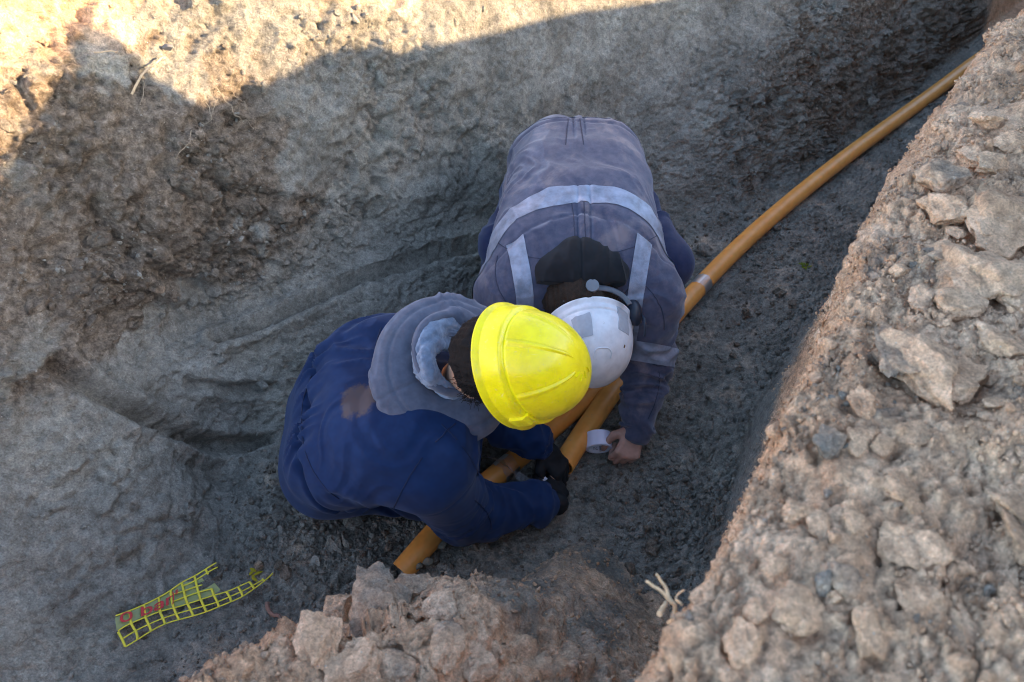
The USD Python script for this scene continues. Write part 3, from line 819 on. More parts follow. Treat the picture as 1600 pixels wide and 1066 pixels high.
def skin_mat(path, c):
    return plain(path, c, .55, .14, 60, .0012, 420, .4, subsurface_weight=.12, subsurface_radius=(1, .35, .2), subsurface_scale=.008)
SKIN1 = skin_mat('skin_tan', (.34, .19, .125))
SKIN2 = skin_mat('skin_ruddy', (.40, .225, .17))
HAIR1 = plain('hair_black', (.006, .005, .005), .7, .5, 300, .002, 700, .15)
HAIR2 = plain('hair_dark_brown', (.026, .017, .012), .7, .5, 300, .002, 700, .15)
GLOVE = plain('glove_black', (.009, .009, .011), .7, .4, 90, .0012, 700, .25)

def cloth_mat(path, base, worn, dust, dust_amt, stains=(), weave=900.0, sheen=.25, dust_scale=6.0):
    n = {'geo': ('geometry', {}),
         'n1': ('noise_texture', {'scale': dust_scale, 'detail': 7.0, 'roughness': .62, 'distortion': .4}),
         'n2': ('noise_texture', {'scale': 38.0, 'detail': 6.0, 'roughness': .65}),
         'n3': ('noise_texture', {'scale': weave, 'detail': 2.0, 'roughness': .5}),
         'wr': ('map_range', {'from_min': .35, 'from_max': .75, 'clamp': True}),
         'm1': ('mix_color', {'a': base, 'b': worn}),
         'dr': ('map_range', {'range_type': 'smoothstep', 'from_min': .50, 'from_max': .68, 'to_max': dust_amt, 'clamp': True}),
         'm2': ('mix_color', {'b': dust}),
         'hm': ('math', {'math_type': 'multiply_add', 'value2': .35}),
         'b': ('bump', {'strength': .5, 'distance': .0016}),
         'p': ('principled_bsdf', {'roughness': .88, 'specular_ior_level': .2, 'sheen_weight': sheen, 'sheen_roughness': .5, 'diffuse_roughness': .5})}
    P = 'geo.position'
    l = [(P, 'n1.vector'), (P, 'n2.vector'), (P, 'n3.vector'), ('n2.fac', 'wr.value'), ('wr.result', 'm1.fac'), ('n1.fac', 'dr.value'), ('dr.result', 'm2.fac'), ('m1.result', 'm2.a'),
         ('n3.fac', 'hm.value1'), ('n2.fac', 'hm.value3'), ('hm.value', 'b.height'), ('b.normal', 'p.normal')]
    last = 'm2.result'
    for i, (c, rad, col, amt) in enumerate(stains):
        n[f'd{i}'] = ('vector_math', {'math_type': 'distance', 'vector2': tuple(c)})
        n[f'e{i}'] = ('math', {'math_type': 'multiply_add', 'value2': rad * 1.5, 'value3': -rad * .75})
        n[f'f{i}'] = ('math', {'math_type': 'add'})
        n[f'g{i}'] = ('map_range', {'range_type': 'smoothstep', 'from_min': rad * 1.12, 'from_max': rad * .72, 'to_max': amt, 'clamp': True})
        n[f's{i}'] = ('mix_color', {'b': col})
        l += [(P, f'd{i}.vector1'), ('n2.fac', f'e{i}.value1'), (f'd{i}.value', f'f{i}.value1'), (f'e{i}.value', f'f{i}.value2'), (f'f{i}.value', f'g{i}.value'), (f'g{i}.result', f's{i}.fac'), (last, f's{i}.a')]
        last = f's{i}.result'
    l.append((last, 'p.base_color'))
    return usdkit.material(stage, '/World/Looks/' + path, n, l, surface='p.BSDF')

def head_bones(F, c, crown, face, k=.02, s=1.0):
    """A head about c: skull, jaw, nose, ears, brow and sunken eyes."""
    z, x = unit(crown), None
    x = unit(np.asarray(face) - (np.asarray(face) @ z) * z)
    y = np.cross(z, x)
    R = np.stack([x, y, z], 1)
    L = lambda a, b, d: c + s * (R @ np.array([a, b, d]))
    F.ellipsoid(L(-.005, 0, .02), R, (.098 * s, .077 * s, .098 * s), k)
    F.ellipsoid(L(.035, 0, -.055), R, (.058 * s, .056 * s, .062 * s), .03)
    F.bone(L(.088, 0, .0), L(.106, 0, -.032), .009, .014, .01)
    for t in (-1, 1):
        F.bone(L(.0, .079 * t, .012), L(-.008, .082 * t, -.028), .014, .010, .006, (R @ np.array([0, 1., 0]), .5))
        F.bone(L(.083, .018 * t, .03), L(.074, .048 * t, .03), .010, .008, .012)
        F.bone(L(.080, .032 * t, .002), L(.082, .032 * t, .002), .0115, .0115, .004)
    F.bone(L(.086, -.02, -.062), L(.086, .02, -.062), .0085, .0085, .006)
    F.bone(L(.084, -.017, -.075), L(.084, .017, -.075), .0080, .0080, .006)
    return R

# ------------------------------------------------------------------ hard hats
class HardHat:
    def __init__(self, base, crown, front, a=.140, b=.117, c=.150, band=.045, band_out=.006, brim=.012, peak=.035, ridges=()):
        z = unit(crown); x = unit(np.asarray(front) - (np.asarray(front) @ z) * z); y = np.cross(z, x)
        self.R, self.base = np.stack([x, y, z], 1), np.asarray(base, float)
        self.dim = (a, b, c, band, band_out, brim, peak); self.ridges = ridges
    def local(self, s, ph, out=0.0):
        """s: 0 at the crown, 1 at the rim."""
        a, b, c, band, bo, brim, peak = self.dim
        s, ph = np.broadcast_arrays(np.asarray(s, float), np.asarray(ph, float))
        th = s * math.pi / 2
        rho = np.sin(th) ** .88
        z = c * np.clip(np.cos(th), 0, 1) ** .92
        cx, cy = np.cos(ph), np.sin(ph)
        x, y = rho * cx * a, rho * cy * b
        step = bo * smooth01(z, band + .0035, band - .0035) - .0022 * np.exp(-((z - band - .004) / .0032) ** 2)
        bump = step + out
        for (y0, wid, amp, s0, s1) in self.ridges:
            yy = y / b
            bump = bump + amp * smooth01(np.abs(np.abs(yy) - y0), wid, wid * .55) * smooth01(z, band + .004, band + .018) * smooth01(s, s0, s0 + .1 if s0 > 0 else 1e-3) * 1.0
        for (p0, w, h) in getattr(self, 'wedges', ()):
            dp = np.abs((ph - p0 + math.pi) % (2 * math.pi) - math.pi)
            bump = bump + h * (smooth01(dp, w, w * .72) - .45 * np.exp(-((dp - w * 1.12) / (w * .14)) ** 2)) * smooth01(z, band + .004, band + .016) * smooth01(s, .10, .22)
        nx, ny, nz = x / a ** 2, y / b ** 2, z / c ** 2
        ln = np.sqrt(nx ** 2 + ny ** 2 + nz ** 2) + 1e-9
        return np.stack([x + bump * nx / ln, y + bump * ny / ln, z + bump * nz / ln], -1)
    def world(self, p):
        return self.base + np.asarray(p) @ self.R.T
    def shell(self):
        a, b, c, band, bo, brim, peak = self.dim
        ns, nph = 110, 200
        s = np.linspace(0.0, 1, ns) ** .95
        ph = np.arange(nph) * 2 * math.pi / nph
        S, PH = np.meshgrid(s, ph, indexing='ij')
        out = self.local(S, PH)
        rim = out[-1]
        fr = np.clip(np.cos(ph), 0, 1)
        pk = brim + peak * np.clip((fr - .45) / .55, 0, 1) ** .8
        dirs = np.stack([np.cos(ph), np.sin(ph), 0 * ph], 1)
        rings = [rim]
        for t, dz in ((.35, -.004), (.8, -.008), (1.0, -.0105), (1.0, -.0135), (.8, -.0135), (.3, -.011)):
            rings.append(rim + dirs * (pk * t)[:, None] + np.array([0, 0, dz]) - np.array([0, 0, 1]) * (.35 * np.maximum(pk - brim, 0) * t)[:, None])
        inner = self.local(np.linspace(1, .02, 30)[:, None], ph[None], -.004)
        inner[0, :, 2] -= .008
        G = np.concatenate([out, np.stack(rings[1:]), inner])
        n0 = len(G)
        i = np.arange(n0 * nph).reshape(n0, nph)
        A, B, C, D = i[:-1], i[1:], np.roll(i[1:], -1, 1), np.roll(i[:-1], -1, 1)
        f = np.vstack([np.stack([A.ravel(), B.ravel(), C.ravel()], 1), np.stack([A.ravel(), C.ravel(), D.ravel()], 1)])
        return trimesh.Trimesh(self.world(G.reshape(-1, 3)), f, process=False)
    def patch(self, s0, s1, p0, p1, out=.0012, n=14, wob=0.0, seed=0):
        """A thin sheet that lies on the shell."""
        s, ph = np.meshgrid(np.linspace(s0, s1, n), np.linspace(p0, p1, n), indexing='ij')
        if wob:
            s = s + wob * (fbm(np.stack([s * 9, ph * 9, 0 * s], -1), 2, seed) - .5)
            ph = ph + wob * 1.6 * (fbm(np.stack([s * 9, ph * 9, 0 * s + 5], -1), 2, seed + 1) - .5)
        top, bot = self.local(s, ph, out).reshape(-1, 3), self.local(s, ph, -.0004).reshape(-1, 3)
        i = np.arange(n * n).reshape(n, n)
        A, B, C, D = i[:-1, :-1].ravel(), i[1:, :-1].ravel(), i[1:, 1:].ravel(), i[:-1, 1:].ravel()
        f = [np.stack([A, B, C], 1), np.stack([A, C, D], 1)]
        edge = np.r_[i[0, :], i[1:, -1], i[-1, -2::-1], i[-2:0:-1, 0]]
        e2 = np.roll(edge, -1)
        m = n * n
        f += [np.stack([edge, edge + m, e2 + m], 1), np.stack([edge, e2 + m, e2], 1)]
        return trimesh.Trimesh(self.world(np.vstack([top, bot])), np.vstack(f), process=False)
    def nearest(self, px, py):
        """(s, angle) of the visible shell point at a pixel."""
        S, PH = np.meshgrid(np.linspace(.02, 1, 120), np.linspace(-math.pi, math.pi, 240), indexing='ij')
        pr = project(self.world(self.local(S, PH)))
        d = (pr[..., 0] - px) ** 2 + (pr[..., 1] - py) ** 2 + 1e3 * (pr[..., 2] - pr[..., 2].min())
        k = np.unravel_index(np.argmin(d), d.shape)
        return S[k], PH[k]

def strip_on(m, select_planes, offset, thick=0.0016):
    """The part of a garment's surface between planes (point, inward normal), lifted off it: bands and patches."""
    cut = m
    for p, n in select_planes:
        cut = trimesh.intersections.slice_mesh_plane(cut, plane_normal=n, plane_origin=p, cap=False)
    return cut

def lifted(cut, normals_from, offset):
    tree = cKDTree(normals_from.vertices)
    _, i = tree.query(cut.vertices, k=4)
    n = normals_from.vertex_normals[i].mean(1)
    n /= np.linalg.norm(n, axis=1, keepdims=True)
    return trimesh.Trimesh(cut.vertices + n * offset, cut.faces, process=False), n
# ------------------------------------------------------------------ the worker in the yellow hard hat, crouched at the left
V = lambda *a: np.array(a, float)
NAVY = cloth_mat('navy_cotton', (.0032, .0150, .058), (.0065, .0245, .080), (.07, .07, .09), .10, [(V(-.36, 1.25, .60), .052, (.090, .062, .055), .8)], dust_scale=4.0, sheen=.05)
GREYH = cloth_mat('grey_melange_jersey', (.070, .078, .112), (.115, .123, .165), (.13, .125, .135), .25, weave=650., dust_scale=9, sheen=.08)
FLEECE = cloth_mat('blue_grey_fleece', (.11, .14, .20), (.24, .28, .36), (.16, .18, .23), .3, weave=420., sheen=.2, dust_scale=30)
W1 = thing('person', 'crouching person in navy coverall, grey hood and yellow hard hat, taping the pipe', 'person', None)
pel, wai, mid, che, sho, nek = V(-.50, 1.425, .235), V(-.465, 1.365, .36), V(-.375, 1.35, .45), V(-.27, 1.35, .49), V(-.185, 1.35, .495), V(-.115, 1.345, .55)
LAT = V(-.06, 1, 0)
rs, re, rw = sho + V(-.015, -.195, -.055), at(728, 800, .135), at(855, 788, .085)
ls, le, lw_ = sho + V(.0, .19, -.02), V(-.105, 1.565, .27), at(846, 700, .135)
rh, rk, ra_ = pel + V(0, -.07, -.02), V(-.24, 1.36, .10), V(-.44, 1.42, .06)
lh, lk, la = pel + V(0, .10, -.02), V(-.22, 1.60, .12), V(-.44, 1.58, .06)
F = Field((-.86, .92, -.08), (.24, 1.84, .80), .0058)
F.bone(pel - LAT * .09, pel + LAT * .10, .142, k=.0)
F.bone(wai - LAT * .11, wai + LAT * .11, .125, k=.06)
F.bone(mid - LAT * .135, mid + LAT * .135, .128, k=.07)
F.bone(che - LAT * .15, che + LAT * .15, .125, k=.07)
F.bone(sho - LAT * .155, sho + LAT * .155, .098, k=.06)
F.bone(sho, sho + (nek - sho) * .4, .09, .06, .04)
for s_, e_, w_ in ((rs, re, rw), (ls, le, lw_)):
    F.bone(s_, e_, .098, .080, .05)
    F.bone(e_, e_ + (w_ - e_) * .86, .078, .056, .03)
for h_, k_, a2 in ((rh, rk, ra_), (lh, lk, la)):
    F.bone(h_, k_, .125, .085, .05)
    F.bone(k_, a2, .083, .062, .03)
cov1 = relax(F.mesh(), 4)
p = cov1.vertices
sp = unit(nek - wai)
along = (p - wai) @ sp
torso = 1 - np.maximum(seg_w(p, rs, re, .11)[0] * .8, seg_w(p, ls, le, .11)[0] * .8)
gath = np.exp(-((along - .015) / .06) ** 2)
d = torso * gath * (folds(p * V(1, 1, 1), LAT, 34, 3, 3, .25) - .4) * .030
d += -.014 * np.exp(-((along - .012) / .009) ** 2) * torso
d += torso * (fbm(p * 5, 2, 9) - .5) * .022 + torso * ((folds(p, unit(V(.35, .6, .5)), 10, 2.6, 5, 1.0) - .4) * .016 + (folds(p, unit(V(.2, .9, .3)), 24, 6, 6, 1.4) - .4) * .007) * smooth01(along, .02, .12)
for s_, e_, w_, sd in ((rs, re, rw, 21), (ls, le, lw_, 23)):
    wu, tu = seg_w(p, s_, e_, .095)
    wf_, tf_ = seg_w(p, e_, w_, .075)
    d += wu * smooth01(tu, .25, .95) * ((folds(p, e_ - s_, 30, 8, sd, 1.4) - .38) * .016 + (folds(p, e_ - s_, 13, 4, sd + 5, 1.0) - .38) * .016)
    d += wf_ * smooth01(tf_, -.1, .15) * ((folds(p, w_ - e_, 38, 10, sd + 1, 1.4) - .38) * .015 + (folds(p, w_ - e_, 17, 5, sd + 6, 1.0) - .38) * .012)
    d += -.005 * np.exp(-((tu - .05) / .02) ** 2) * wu
push(cov1, d)
cov1m = put('coverall', cov1, NAVY, W1, smooth=True)
for e_, w_ in ((re, rw), (le, lw_)):
    dd = unit(w_ - e_)
    c = w_ - dd * .030
    s_, u_ = np.cross(dd, V(0, 0, 1)), None
    s_ = unit(s_); u_ = np.cross(s_, dd)
    ringp = [c + (s_ * math.cos(t) + u_ * math.sin(t)) * (.052 + .002 * math.sin(9 * t)) for t in np.linspace(0, 2 * math.pi, 40)]
    put('cuff', tube(ringp, .006, 7), NAVY, W1, smooth=True)

# the hat, the head inside it, the hood round the neck
hat1 = HardHat(at(809.3, 571.8, .74), (.834, -.358, .421), (.501, .171, -.848), a=.147, b=.119, c=.162, band=.047, band_out=.0065, brim=.008, peak=.012)
hat1.wedges = [(hat1.nearest(840, 540)[1], .055, .0034), (hat1.nearest(850, 498)[1], .05, .0026), (hat1.nearest(845, 612)[1], .05, .0026)]
YEL = usdkit.material(stage, '/World/Looks/yellow_plastic', {
    'geo': ('geometry', {}), 'n1': ('noise_texture', {'scale': 22., 'detail': 7., 'roughness': .65}), 'n2': ('noise_texture', {'scale': 130., 'detail': 4., 'roughness': .7, 'distortion': 1.2}),
    'r': ('rgb_ramp', {'ramp': [(.30, (.62, .51, .002)), (.55, (.72, .605, .003)), (.75, (.75, .635, .006))]}),
    'sf': ('map_range', {'from_min': .57, 'from_max': .72, 'to_max': .5, 'clamp': True}), 'm': ('mix_color', {'b': (.42, .36, .16)}),
    'rr': ('map_range', {'from_min': .3, 'from_max': .7, 'to_min': .20, 'to_max': .36, 'clamp': True}),
    'mp': ('mapping', {'scale': (26., 240., 60.), 'rotation': (.4, .3, .7)}), 'n3': ('noise_texture', {'scale': 1.0, 'detail': 3., 'roughness': .6, 'distortion': .6}), 'sc': ('map_range', {'from_min': .66, 'from_max': .74, 'to_max': .45, 'clamp': True}), 'm2': ('mix_color', {'b': (.62, .58, .36)}),
    'p': ('principled_bsdf', {'specular_ior_level': .45, 'subsurface_weight': .0})},
    [('geo.position', 'n1.vector'), ('geo.position', 'n2.vector'), ('n1.fac', 'r.fac'), ('n2.fac', 'sf.value'), ('sf.result', 'm.fac'), ('r.color', 'm.a'), ('geo.position', 'mp.vector'), ('mp.vector', 'n3.vector'), ('n3.fac', 'sc.value'), ('sc.result', 'm2.fac'), ('m.result', 'm2.a'), ('m2.result', 'p.base_color'), ('n1.fac', 'rr.value'), ('rr.result', 'p.roughness')], surface='p.BSDF')
def build_hat(hat, parent, mat):
    h = put('hard_hat', hat.shell(), mat, parent, smooth=55)
    return h
h1 = build_hat(hat1, W1, YEL)
for px, py in ((903, 586), (909, 590), (915, 586), (920, 577)):
    s_, a_ = hat1.nearest(px, py)
    put('vent', hat1.patch(s_ - .035, s_ + .035, a_ - .035, a_ + .035, .0035, 6), YEL, W1)
s_, a_ = hat1.nearest(836, 650)
put('accessory_slot', hat1.patch(.80, .97, a_ - .12, a_ + .12, .0075, 8), YEL, W1)
hc1 = hat1.base - hat1.R[:, 2] * .040 - hat1.R[:, 0] * .012
# skin: one continuous body inside the clothes, with both hands
F = Field((-.74, 1.0, -.06), (.24, 1.78, .98), .0048)
F.bone(pel, wai, .10, .09, 0); F.bone(wai, che, .09, .095, .05); F.bone(sho - LAT * .12, sho + LAT * .12, .06, k=.05)
F.bone(che, nek, .08, .058, .04)
for s_, e_, w_ in ((rs, re, rw), (ls, le, lw_)):
    F.bone(s_, e_, .05, .038, .03); F.bone(e_, w_, .038, .030, .02)
for h_, k_, a2 in ((rh, rk, ra_), (lh, lk, la)):
    F.bone(h_, k_, .08, .055, .04); F.bone(k_, a2, .05, .038, .02)
F.bone(nek, hc1 - hat1.R[:, 2] * .05 - hat1.R[:, 0] * .02, .058, .060, .03)
head_bones(F, hc1, hat1.R[:, 2], hat1.R[:, 0])
grip = [(.55, .75, .5), (.65, .8, .55), (.7, .8, .55), (.75, .85, .6), (.3, .35)]
grip2 = [(.7, .9, .6), (.75, .95, .6), (.8, .95, .6), (.85, 1., .6), (.25, .45)]
handR = hand_bones(rw, at(886, 738, .060) - rw, V(.35, -.35, .85), V(-.6, .6, .2), grip, 1.0)
handL = hand_bones(lw_, at(884, 742, .085) - lw_, V(.45, -.25, .85), V(-.8, -.3, .0), grip2, 1.0)
for b in handR + handL: F.bone(b[0], b[1], b[2], b[3], b[4])
body1 = relax(F.mesh(), 3)
put('body', body1, SKIN1, W1, smooth=True)
for hb, w_, e_ in ((handR, rw, re), (handL, lw_, le)):
    allp = np.array([b[0] for b in hb] + [b[1] for b in hb])
    G = Field(allp.min(0) - .045, allp.max(0) + .045, .0027)
    dd = unit(w_ - e_)
    for b in hb: G.bone(b[0], b[1], b[2] + .0028, b[3] + .0026, b[4])
    G.bone(w_ + dd * .004, w_ + dd * .03, .033, .034, .012)
    gm = relax(G.mesh(), 3)
    push(gm, (fbm(gm.vertices * 90, 2, 3) - .5) * .0022)
    put('glove', gm, GLOVE, W1, smooth=True)
# hair: short and dark, on the back of the head below the hat
def hair_cap(head, R, c_off, radii, mat, parent, seed, cut, more=(), rough=1.0):
    G = Field(head - .17, head + .17, .0042)
    G.ellipsoid(head + R @ np.array(c_off), R, radii, 0)
    for c_, r_ in more: G.ellipsoid(c_, R, r_, .03)
    for n_, o_ in cut: G.carve(head + R @ np.array(o_), R @ np.array(n_))
    m = relax(G.mesh(), 2)
    v = m.vertices
    push(m, rough * ((fbm(v * 70, 3, seed) - .5) * .010 + (folds(v, R @ np.array([0, 1., .1]), 70, 9, seed, .6) - .4) * .006))
    return put('hair', m, mat, parent, smooth=True)
hair_cap(hc1, hat1.R, (-.016, 0, .008), (.114, .098, .110), HAIR1, W1, 11, (((1, 0, -.35), (.062, 0, 0)),))
rg_ = np.random.default_rng(5)
def hair_wisps(name, centre, R, n, length, mat, parent, region, width=.0011, seed=0):
    r = np.random.default_rng(seed)
    pts, cnt, = [], []
    for _ in range(n):
        th, ph = r.uniform(*region[0]), r.uniform(*region[1])
        d = R @ V(-math.sin(th) * math.cos(ph), math.sin(th) * math.sin(ph), math.cos(th))
        p0 = centre + d * .104
        dr = unit(d * .55 - R[:, 2] * .9 + r.normal(size=3) * .45)
        l = length * r.uniform(.5, 1.2)
        bend = r.normal(size=3) * .35
        for k in range(4):
            t = k / 3
            pts.append(p0 + dr * l * t + bend * l * t * t)
        cnt.append(4)
    c = UsdGeom.BasisCurves.Define(stage, numbered(where(parent) + '/' + name))
    c.CreateTypeAttr('linear'); c.CreateCurveVertexCountsAttr(cnt)
    c.CreatePointsAttr(Vt.Vec3fArray.FromNumpy(np.array(pts, np.float32)))
    c.CreateWidthsAttr([width] * len(pts)); c.SetWidthsInterpolation('vertex')
    UsdShade.MaterialBindingAPI.Apply(c.GetPrim()).Bind(mat)
    return c
hair_wisps('hair_strands', hc1, hat1.R, 500, .016, HAIR1, W1, ((1.3, 2.1), (-1.5, 1.5)), seed=3)

hn = unit(V(.24, -.56, .79))
hx = unit(V(-1, -.15, .0) - (V(-1, -.15, .0) @ hn) * hn)
HR = np.stack([hx, np.cross(hn, hx), hn], 1)
hood_c = at(706, 572, .645)
G = Field(hood_c - .27, hood_c + .27, .0048)
G.ring(hood_c - hn * .014 + HR[:, 0] * .010 + HR[:, 1] * .008, HR, .118, .064, .042, 0, lift=.012)
G.ring(hood_c + hn * .030 - HR[:, 0] * .002 - HR[:, 1] * .024, HR, .092, .015, .022, .007, lift=.03)
hood = relax(G.mesh(), 3)
v = hood.vertices
ang = np.arctan2((v - hood_c) @ HR[:, 1], (v - hood_c) @ HR[:, 0]); rad_ = np.hypot((v - hood_c) @ HR[:, 0], (v - hood_c) @ HR[:, 1])
push(hood, (fbm(v * 6, 2, 41) - .5) * .014 + (folds(v, unit(V(.3, .9, .2)), 13, 3, 43, 1.4) - .4) * .012 - .004 * np.exp(-((rad_ - .155) / .004) ** 2) - .004 * np.exp(-((ang - .35) / .03) ** 2))
put('hood', hood, GREYH, W1, smooth=True)
G = Field(hood_c - .2, hood_c + .2, .0045)
G.ring(hood_c + hn * .014 - HR[:, 1] * .016, HR, .072, .026, .034, 0, lift=.03)
G.ring(hood_c + HR[:, 0] * .018 + hn * .016, HR, .052, .018, .028, .006, lift=.05)
lin = relax(G.mesh(), 2)
v = lin.vertices
push(lin, (fbm(v * 14, 2, 44) - .5) * .046 + (fbm(v * 120, 2, 45) - .5) * .010)
put('hood_lining', lin, FLEECE, W1, smooth=True)
# collar point of the coverall, below the hood
cp_ = [at(694, 664, .50), at(757, 652, .475), at(748, 742, .40), at(722, 720, .43)]
def plate(corners, thick, mat, name, parent, sag=.006, n=9, seed=0):
    c = np.array(corners)
    u, v_ = np.meshgrid(np.linspace(0, 1, n), np.linspace(0, 1, n), indexing='ij')
    g = (c[0] * (1 - u)[..., None] * (1 - v_)[..., None] + c[1] * u[..., None] * (1 - v_)[..., None] + c[2] * u[..., None] * v_[..., None] + c[3] * (1 - u)[..., None] * v_[..., None])
    nn = unit(np.cross(c[1] - c[0], c[3] - c[0]))
    g = g + nn * (sag * np.sin(u * math.pi) * np.sin(v_ * math.pi) + .006 * (fbm(g * 20, 2, seed) - .5))[..., None]
    top, bot = (g + nn * thick / 2).reshape(-1, 3), (g - nn * thick / 2).reshape(-1, 3)
    i = np.arange(n * n).reshape(n, n); m = n * n
    A, B, C, D = i[:-1, :-1].ravel(), i[1:, :-1].ravel(), i[1:, 1:].ravel(), i[:-1, 1:].ravel()
    f = [np.stack([A, B, C], 1), np.stack([A, C, D], 1), np.stack([A, C, B], 1) + m, np.stack([A, D, C], 1) + m]
    e = np.r_[i[0, :], i[1:, -1], i[-1, -2::-1], i[-2:0:-1, 0]]; e2 = np.roll(e, -1)
    f += [np.stack([e, e + m, e2 + m], 1), np.stack([e, e2 + m, e2], 1)]
    mm = trimesh.Trimesh(np.vstack([top, bot]), np.vstack(f), process=False); mm.fix_normals()
    return put(name, mm, mat, parent, smooth=50)
plate(cp_, .006, NAVY, 'collar', W1, .012)
CLEARP = plain('grey_strap_plastic', (.42, .44, .50), .35, .2, 60)
tb = at(727, 553, .69)
plate([tb + V(-.012, .03, 0), tb + V(.016, .022, .006), tb + V(.012, -.026, .0), tb + V(-.008, -.022, -.006)], .003, CLEARP, 'strap_tab', W1, .004, 6)
BOOT = plain('boot_leather', (.05, .035, .025), .6, .3, 50)
for a2 in (ra_, la):
    G = Field(a2 - .2, a2 + .2, .008)
    G.bone(a2 + V(-.01, 0, .0), a2 + V(-.13, 0, -.02), .058, .048, .0); G.bone(a2, a2 + V(.03, 0, 0), .055, .05, .02)
    put('boot', relax(G.mesh(), 3), BOOT, W1, smooth=True)

# ------------------------------------------------------------------ the worker in the white hard hat, squatting over the pipe and bent forward
SLATE = cloth_mat('slate_blue_cotton', (.046, .052, .090), (.092, .090, .132), (.215, .175, .185), .65, dust_scale=7.0, sheen=.22)
DKBLUE = cloth_mat('dark_blue_cotton', (.014, .022, .065), (.022, .032, .085), (.10, .09, .12), .25, dust_scale=5, sheen=.15)
REFL = plain('reflective_tape', (.195, .222, .290), .5, .34, 28, .002, 160, .4, metallic=.1)
BLKJ = cloth_mat('black_jersey', (.007, .008, .010), (.013, .014, .018), (.03, .03, .034), .15, weave=700., dust_scale=8, sheen=.04)
W2 = thing('person', 'person in dusty slate blue coverall and white hard hat, bent double astride the pipe', 'person', None)
hip, wst, md, chs, shd, nck = V(.222, 2.37, .535), V(.215, 2.20, .555), V(.205, 2.03, .56), V(.195, 1.90, .54), V(.19, 1.80, .50), V(.20, 1.715, .475)
X1 = V(1, 0, 0)
l_s, l_e, l_w = V(.405, 1.775, .475), at(1012, 562, .25), at(995, 668, .105)
r_s, r_e, r_w = V(-.02, 1.785, .46), V(-.085, 1.74, .24), V(.01, 1.62, .13)
l_h, l_k, l_a = V(.33, 2.36, .46), at(1034, 412, .40), V(.46, 2.36, .07)
r_h, r_k, r_a = V(.11, 2.36, .46), V(-.01, 2.14, .38), V(-.06, 2.30, .07)
F = Field((-.30, 1.44, -.08), (.68, 2.64, .84), .0058)
F.bone(hip - X1 * .060 - V(0, 0, .01), hip + X1 * .060 - V(0, 0, .01), .172, k=0)
F.bone(wst - X1 * .075, wst + X1 * .075, .165, k=.06)
F.bone(md - X1 * .075, md + X1 * .075, .168, k=.06)
F.bone(chs - X1 * .09, chs + X1 * .09, .165, k=.06)
F.bone(shd - X1 * .15, shd + X1 * .15, .112, k=.06)
F.bone(shd, nck, .09, .055, .03)
for s_, e_, w_ in ((l_s, l_e, l_w), (r_s, r_e, r_w)):
    F.bone(s_, e_, .088, .072, .05); F.bone(e_, w_, .070, .050, .03)
cov2 = relax(F.mesh(), 4)
p = cov2.vertices
xc = .2075 + (p[:, 1] - 2.0) * .03
up_ = smooth01(p[:, 2], .5, .62)
armw = np.maximum(seg_w(p, l_s, l_e, .10)[0], seg_w(p, r_s, r_e, .10)[0])
tors = 1 - .8 * armw
d = tors * (fbm(p * 5, 2, 61) - .5) * .020
d += tors * ((folds(p, unit(V(1, .3, 0)), 9, 2.4, 63, 1.0) - .4) * .009 + (folds(p, unit(V(1, .5, 0)), 26, 6, 64, 1.4) - .4) * .004)
plw = np.clip(.35 + smooth01(p[:, 1], 2.18, 2.30) + smooth01(p[:, 1], 1.96, 1.88), 0, 1.3)
d += plw * up_ * .0040 * smooth01(np.abs(p[:, 0] - xc), .0165, .0120)                                                   # the pleat down the back
d += up_ * (-.0055 * np.exp(-((np.abs(p[:, 0] - xc) - .0175) / .004) ** 2)) * (smooth01(p[:, 1], 2.20, 2.32) + smooth01(p[:, 1], 2.02, 1.9))
d += up_ * (-.005) * np.exp(-((p[:, 1] - 2.375 + .25 * (p[:, 0] - .21) ** 2) / .007) ** 2)                        # waist seam
d += up_ * (-.0045) * np.exp(-((p[:, 1] - 1.868 + .3 * np.abs(p[:, 0] - .2)) / .006) ** 2)                       # yoke seam
d += tors * smooth01(p[:, 1], 2.2, 2.38) * (folds(p, X1, 17, 2.5, 65, .4) - .4) * .009
for s_, e_, w_, sd in ((l_s, l_e, l_w, 71), (r_s, r_e, r_w, 73)):
    wu, tu = seg_w(p, s_, e_, .095); wf_, tf_ = seg_w(p, e_, w_, .075)
    d += wu * ((folds(p, e_ - s_, 28, 8, sd, 1.4) - .38) * .014 + (folds(p, e_ - s_, 12, 4, sd + 5, 1.0) - .38) * .016)
    d += wf_ * ((folds(p, w_ - e_, 36, 10, sd + 1, 1.4) - .38) * .014 + (folds(p, w_ - e_, 16, 5, sd + 6, 1.0) - .38) * .012)
push(cov2, d)
put('coverall', cov2, SLATE, W2, smooth=True)
F = Field((-.32, 1.86, -.08), (.72, 2.66, .76), .0062)
for h_, k_, a2 in ((l_h, l_k, l_a), (r_h, r_k, r_a)):
    F.bone(h_, k_, .128, .092, .03); F.bone(k_, a2, .086, .065, .03)
F.bone(l_h, r_h, .13, k=.04)
leg2 = relax(F.mesh(), 4)
p = leg2.vertices
d = (fbm(p * 7, 2, 85) - .5) * .02
for h_, k_, a2, sd in ((l_h, l_k, l_a, 81), (r_h, r_k, r_a, 83)):
    wu, tu = seg_w(p, h_, k_, .12); d += wu * (folds(p, k_ - h_, 10, 3, sd, .9) - .4) * .018
put('trousers', push(leg2, d), DKBLUE, W2, smooth=True)
ytop = 1.905
def band(name, planes, mat=REFL, off=.0026):
    c = strip_on(cov2, planes, 0)
    m, n_ = lifted(c, cov2, off)
    return put(name, m, mat, W2, smooth=True)
cw = cov2.copy()
warp = 1.0 * (cov2.vertices[:, 0] - .205) ** 2
cw.vertices = cov2.vertices + np.stack([0 * warp, warp, 0 * warp], 1)
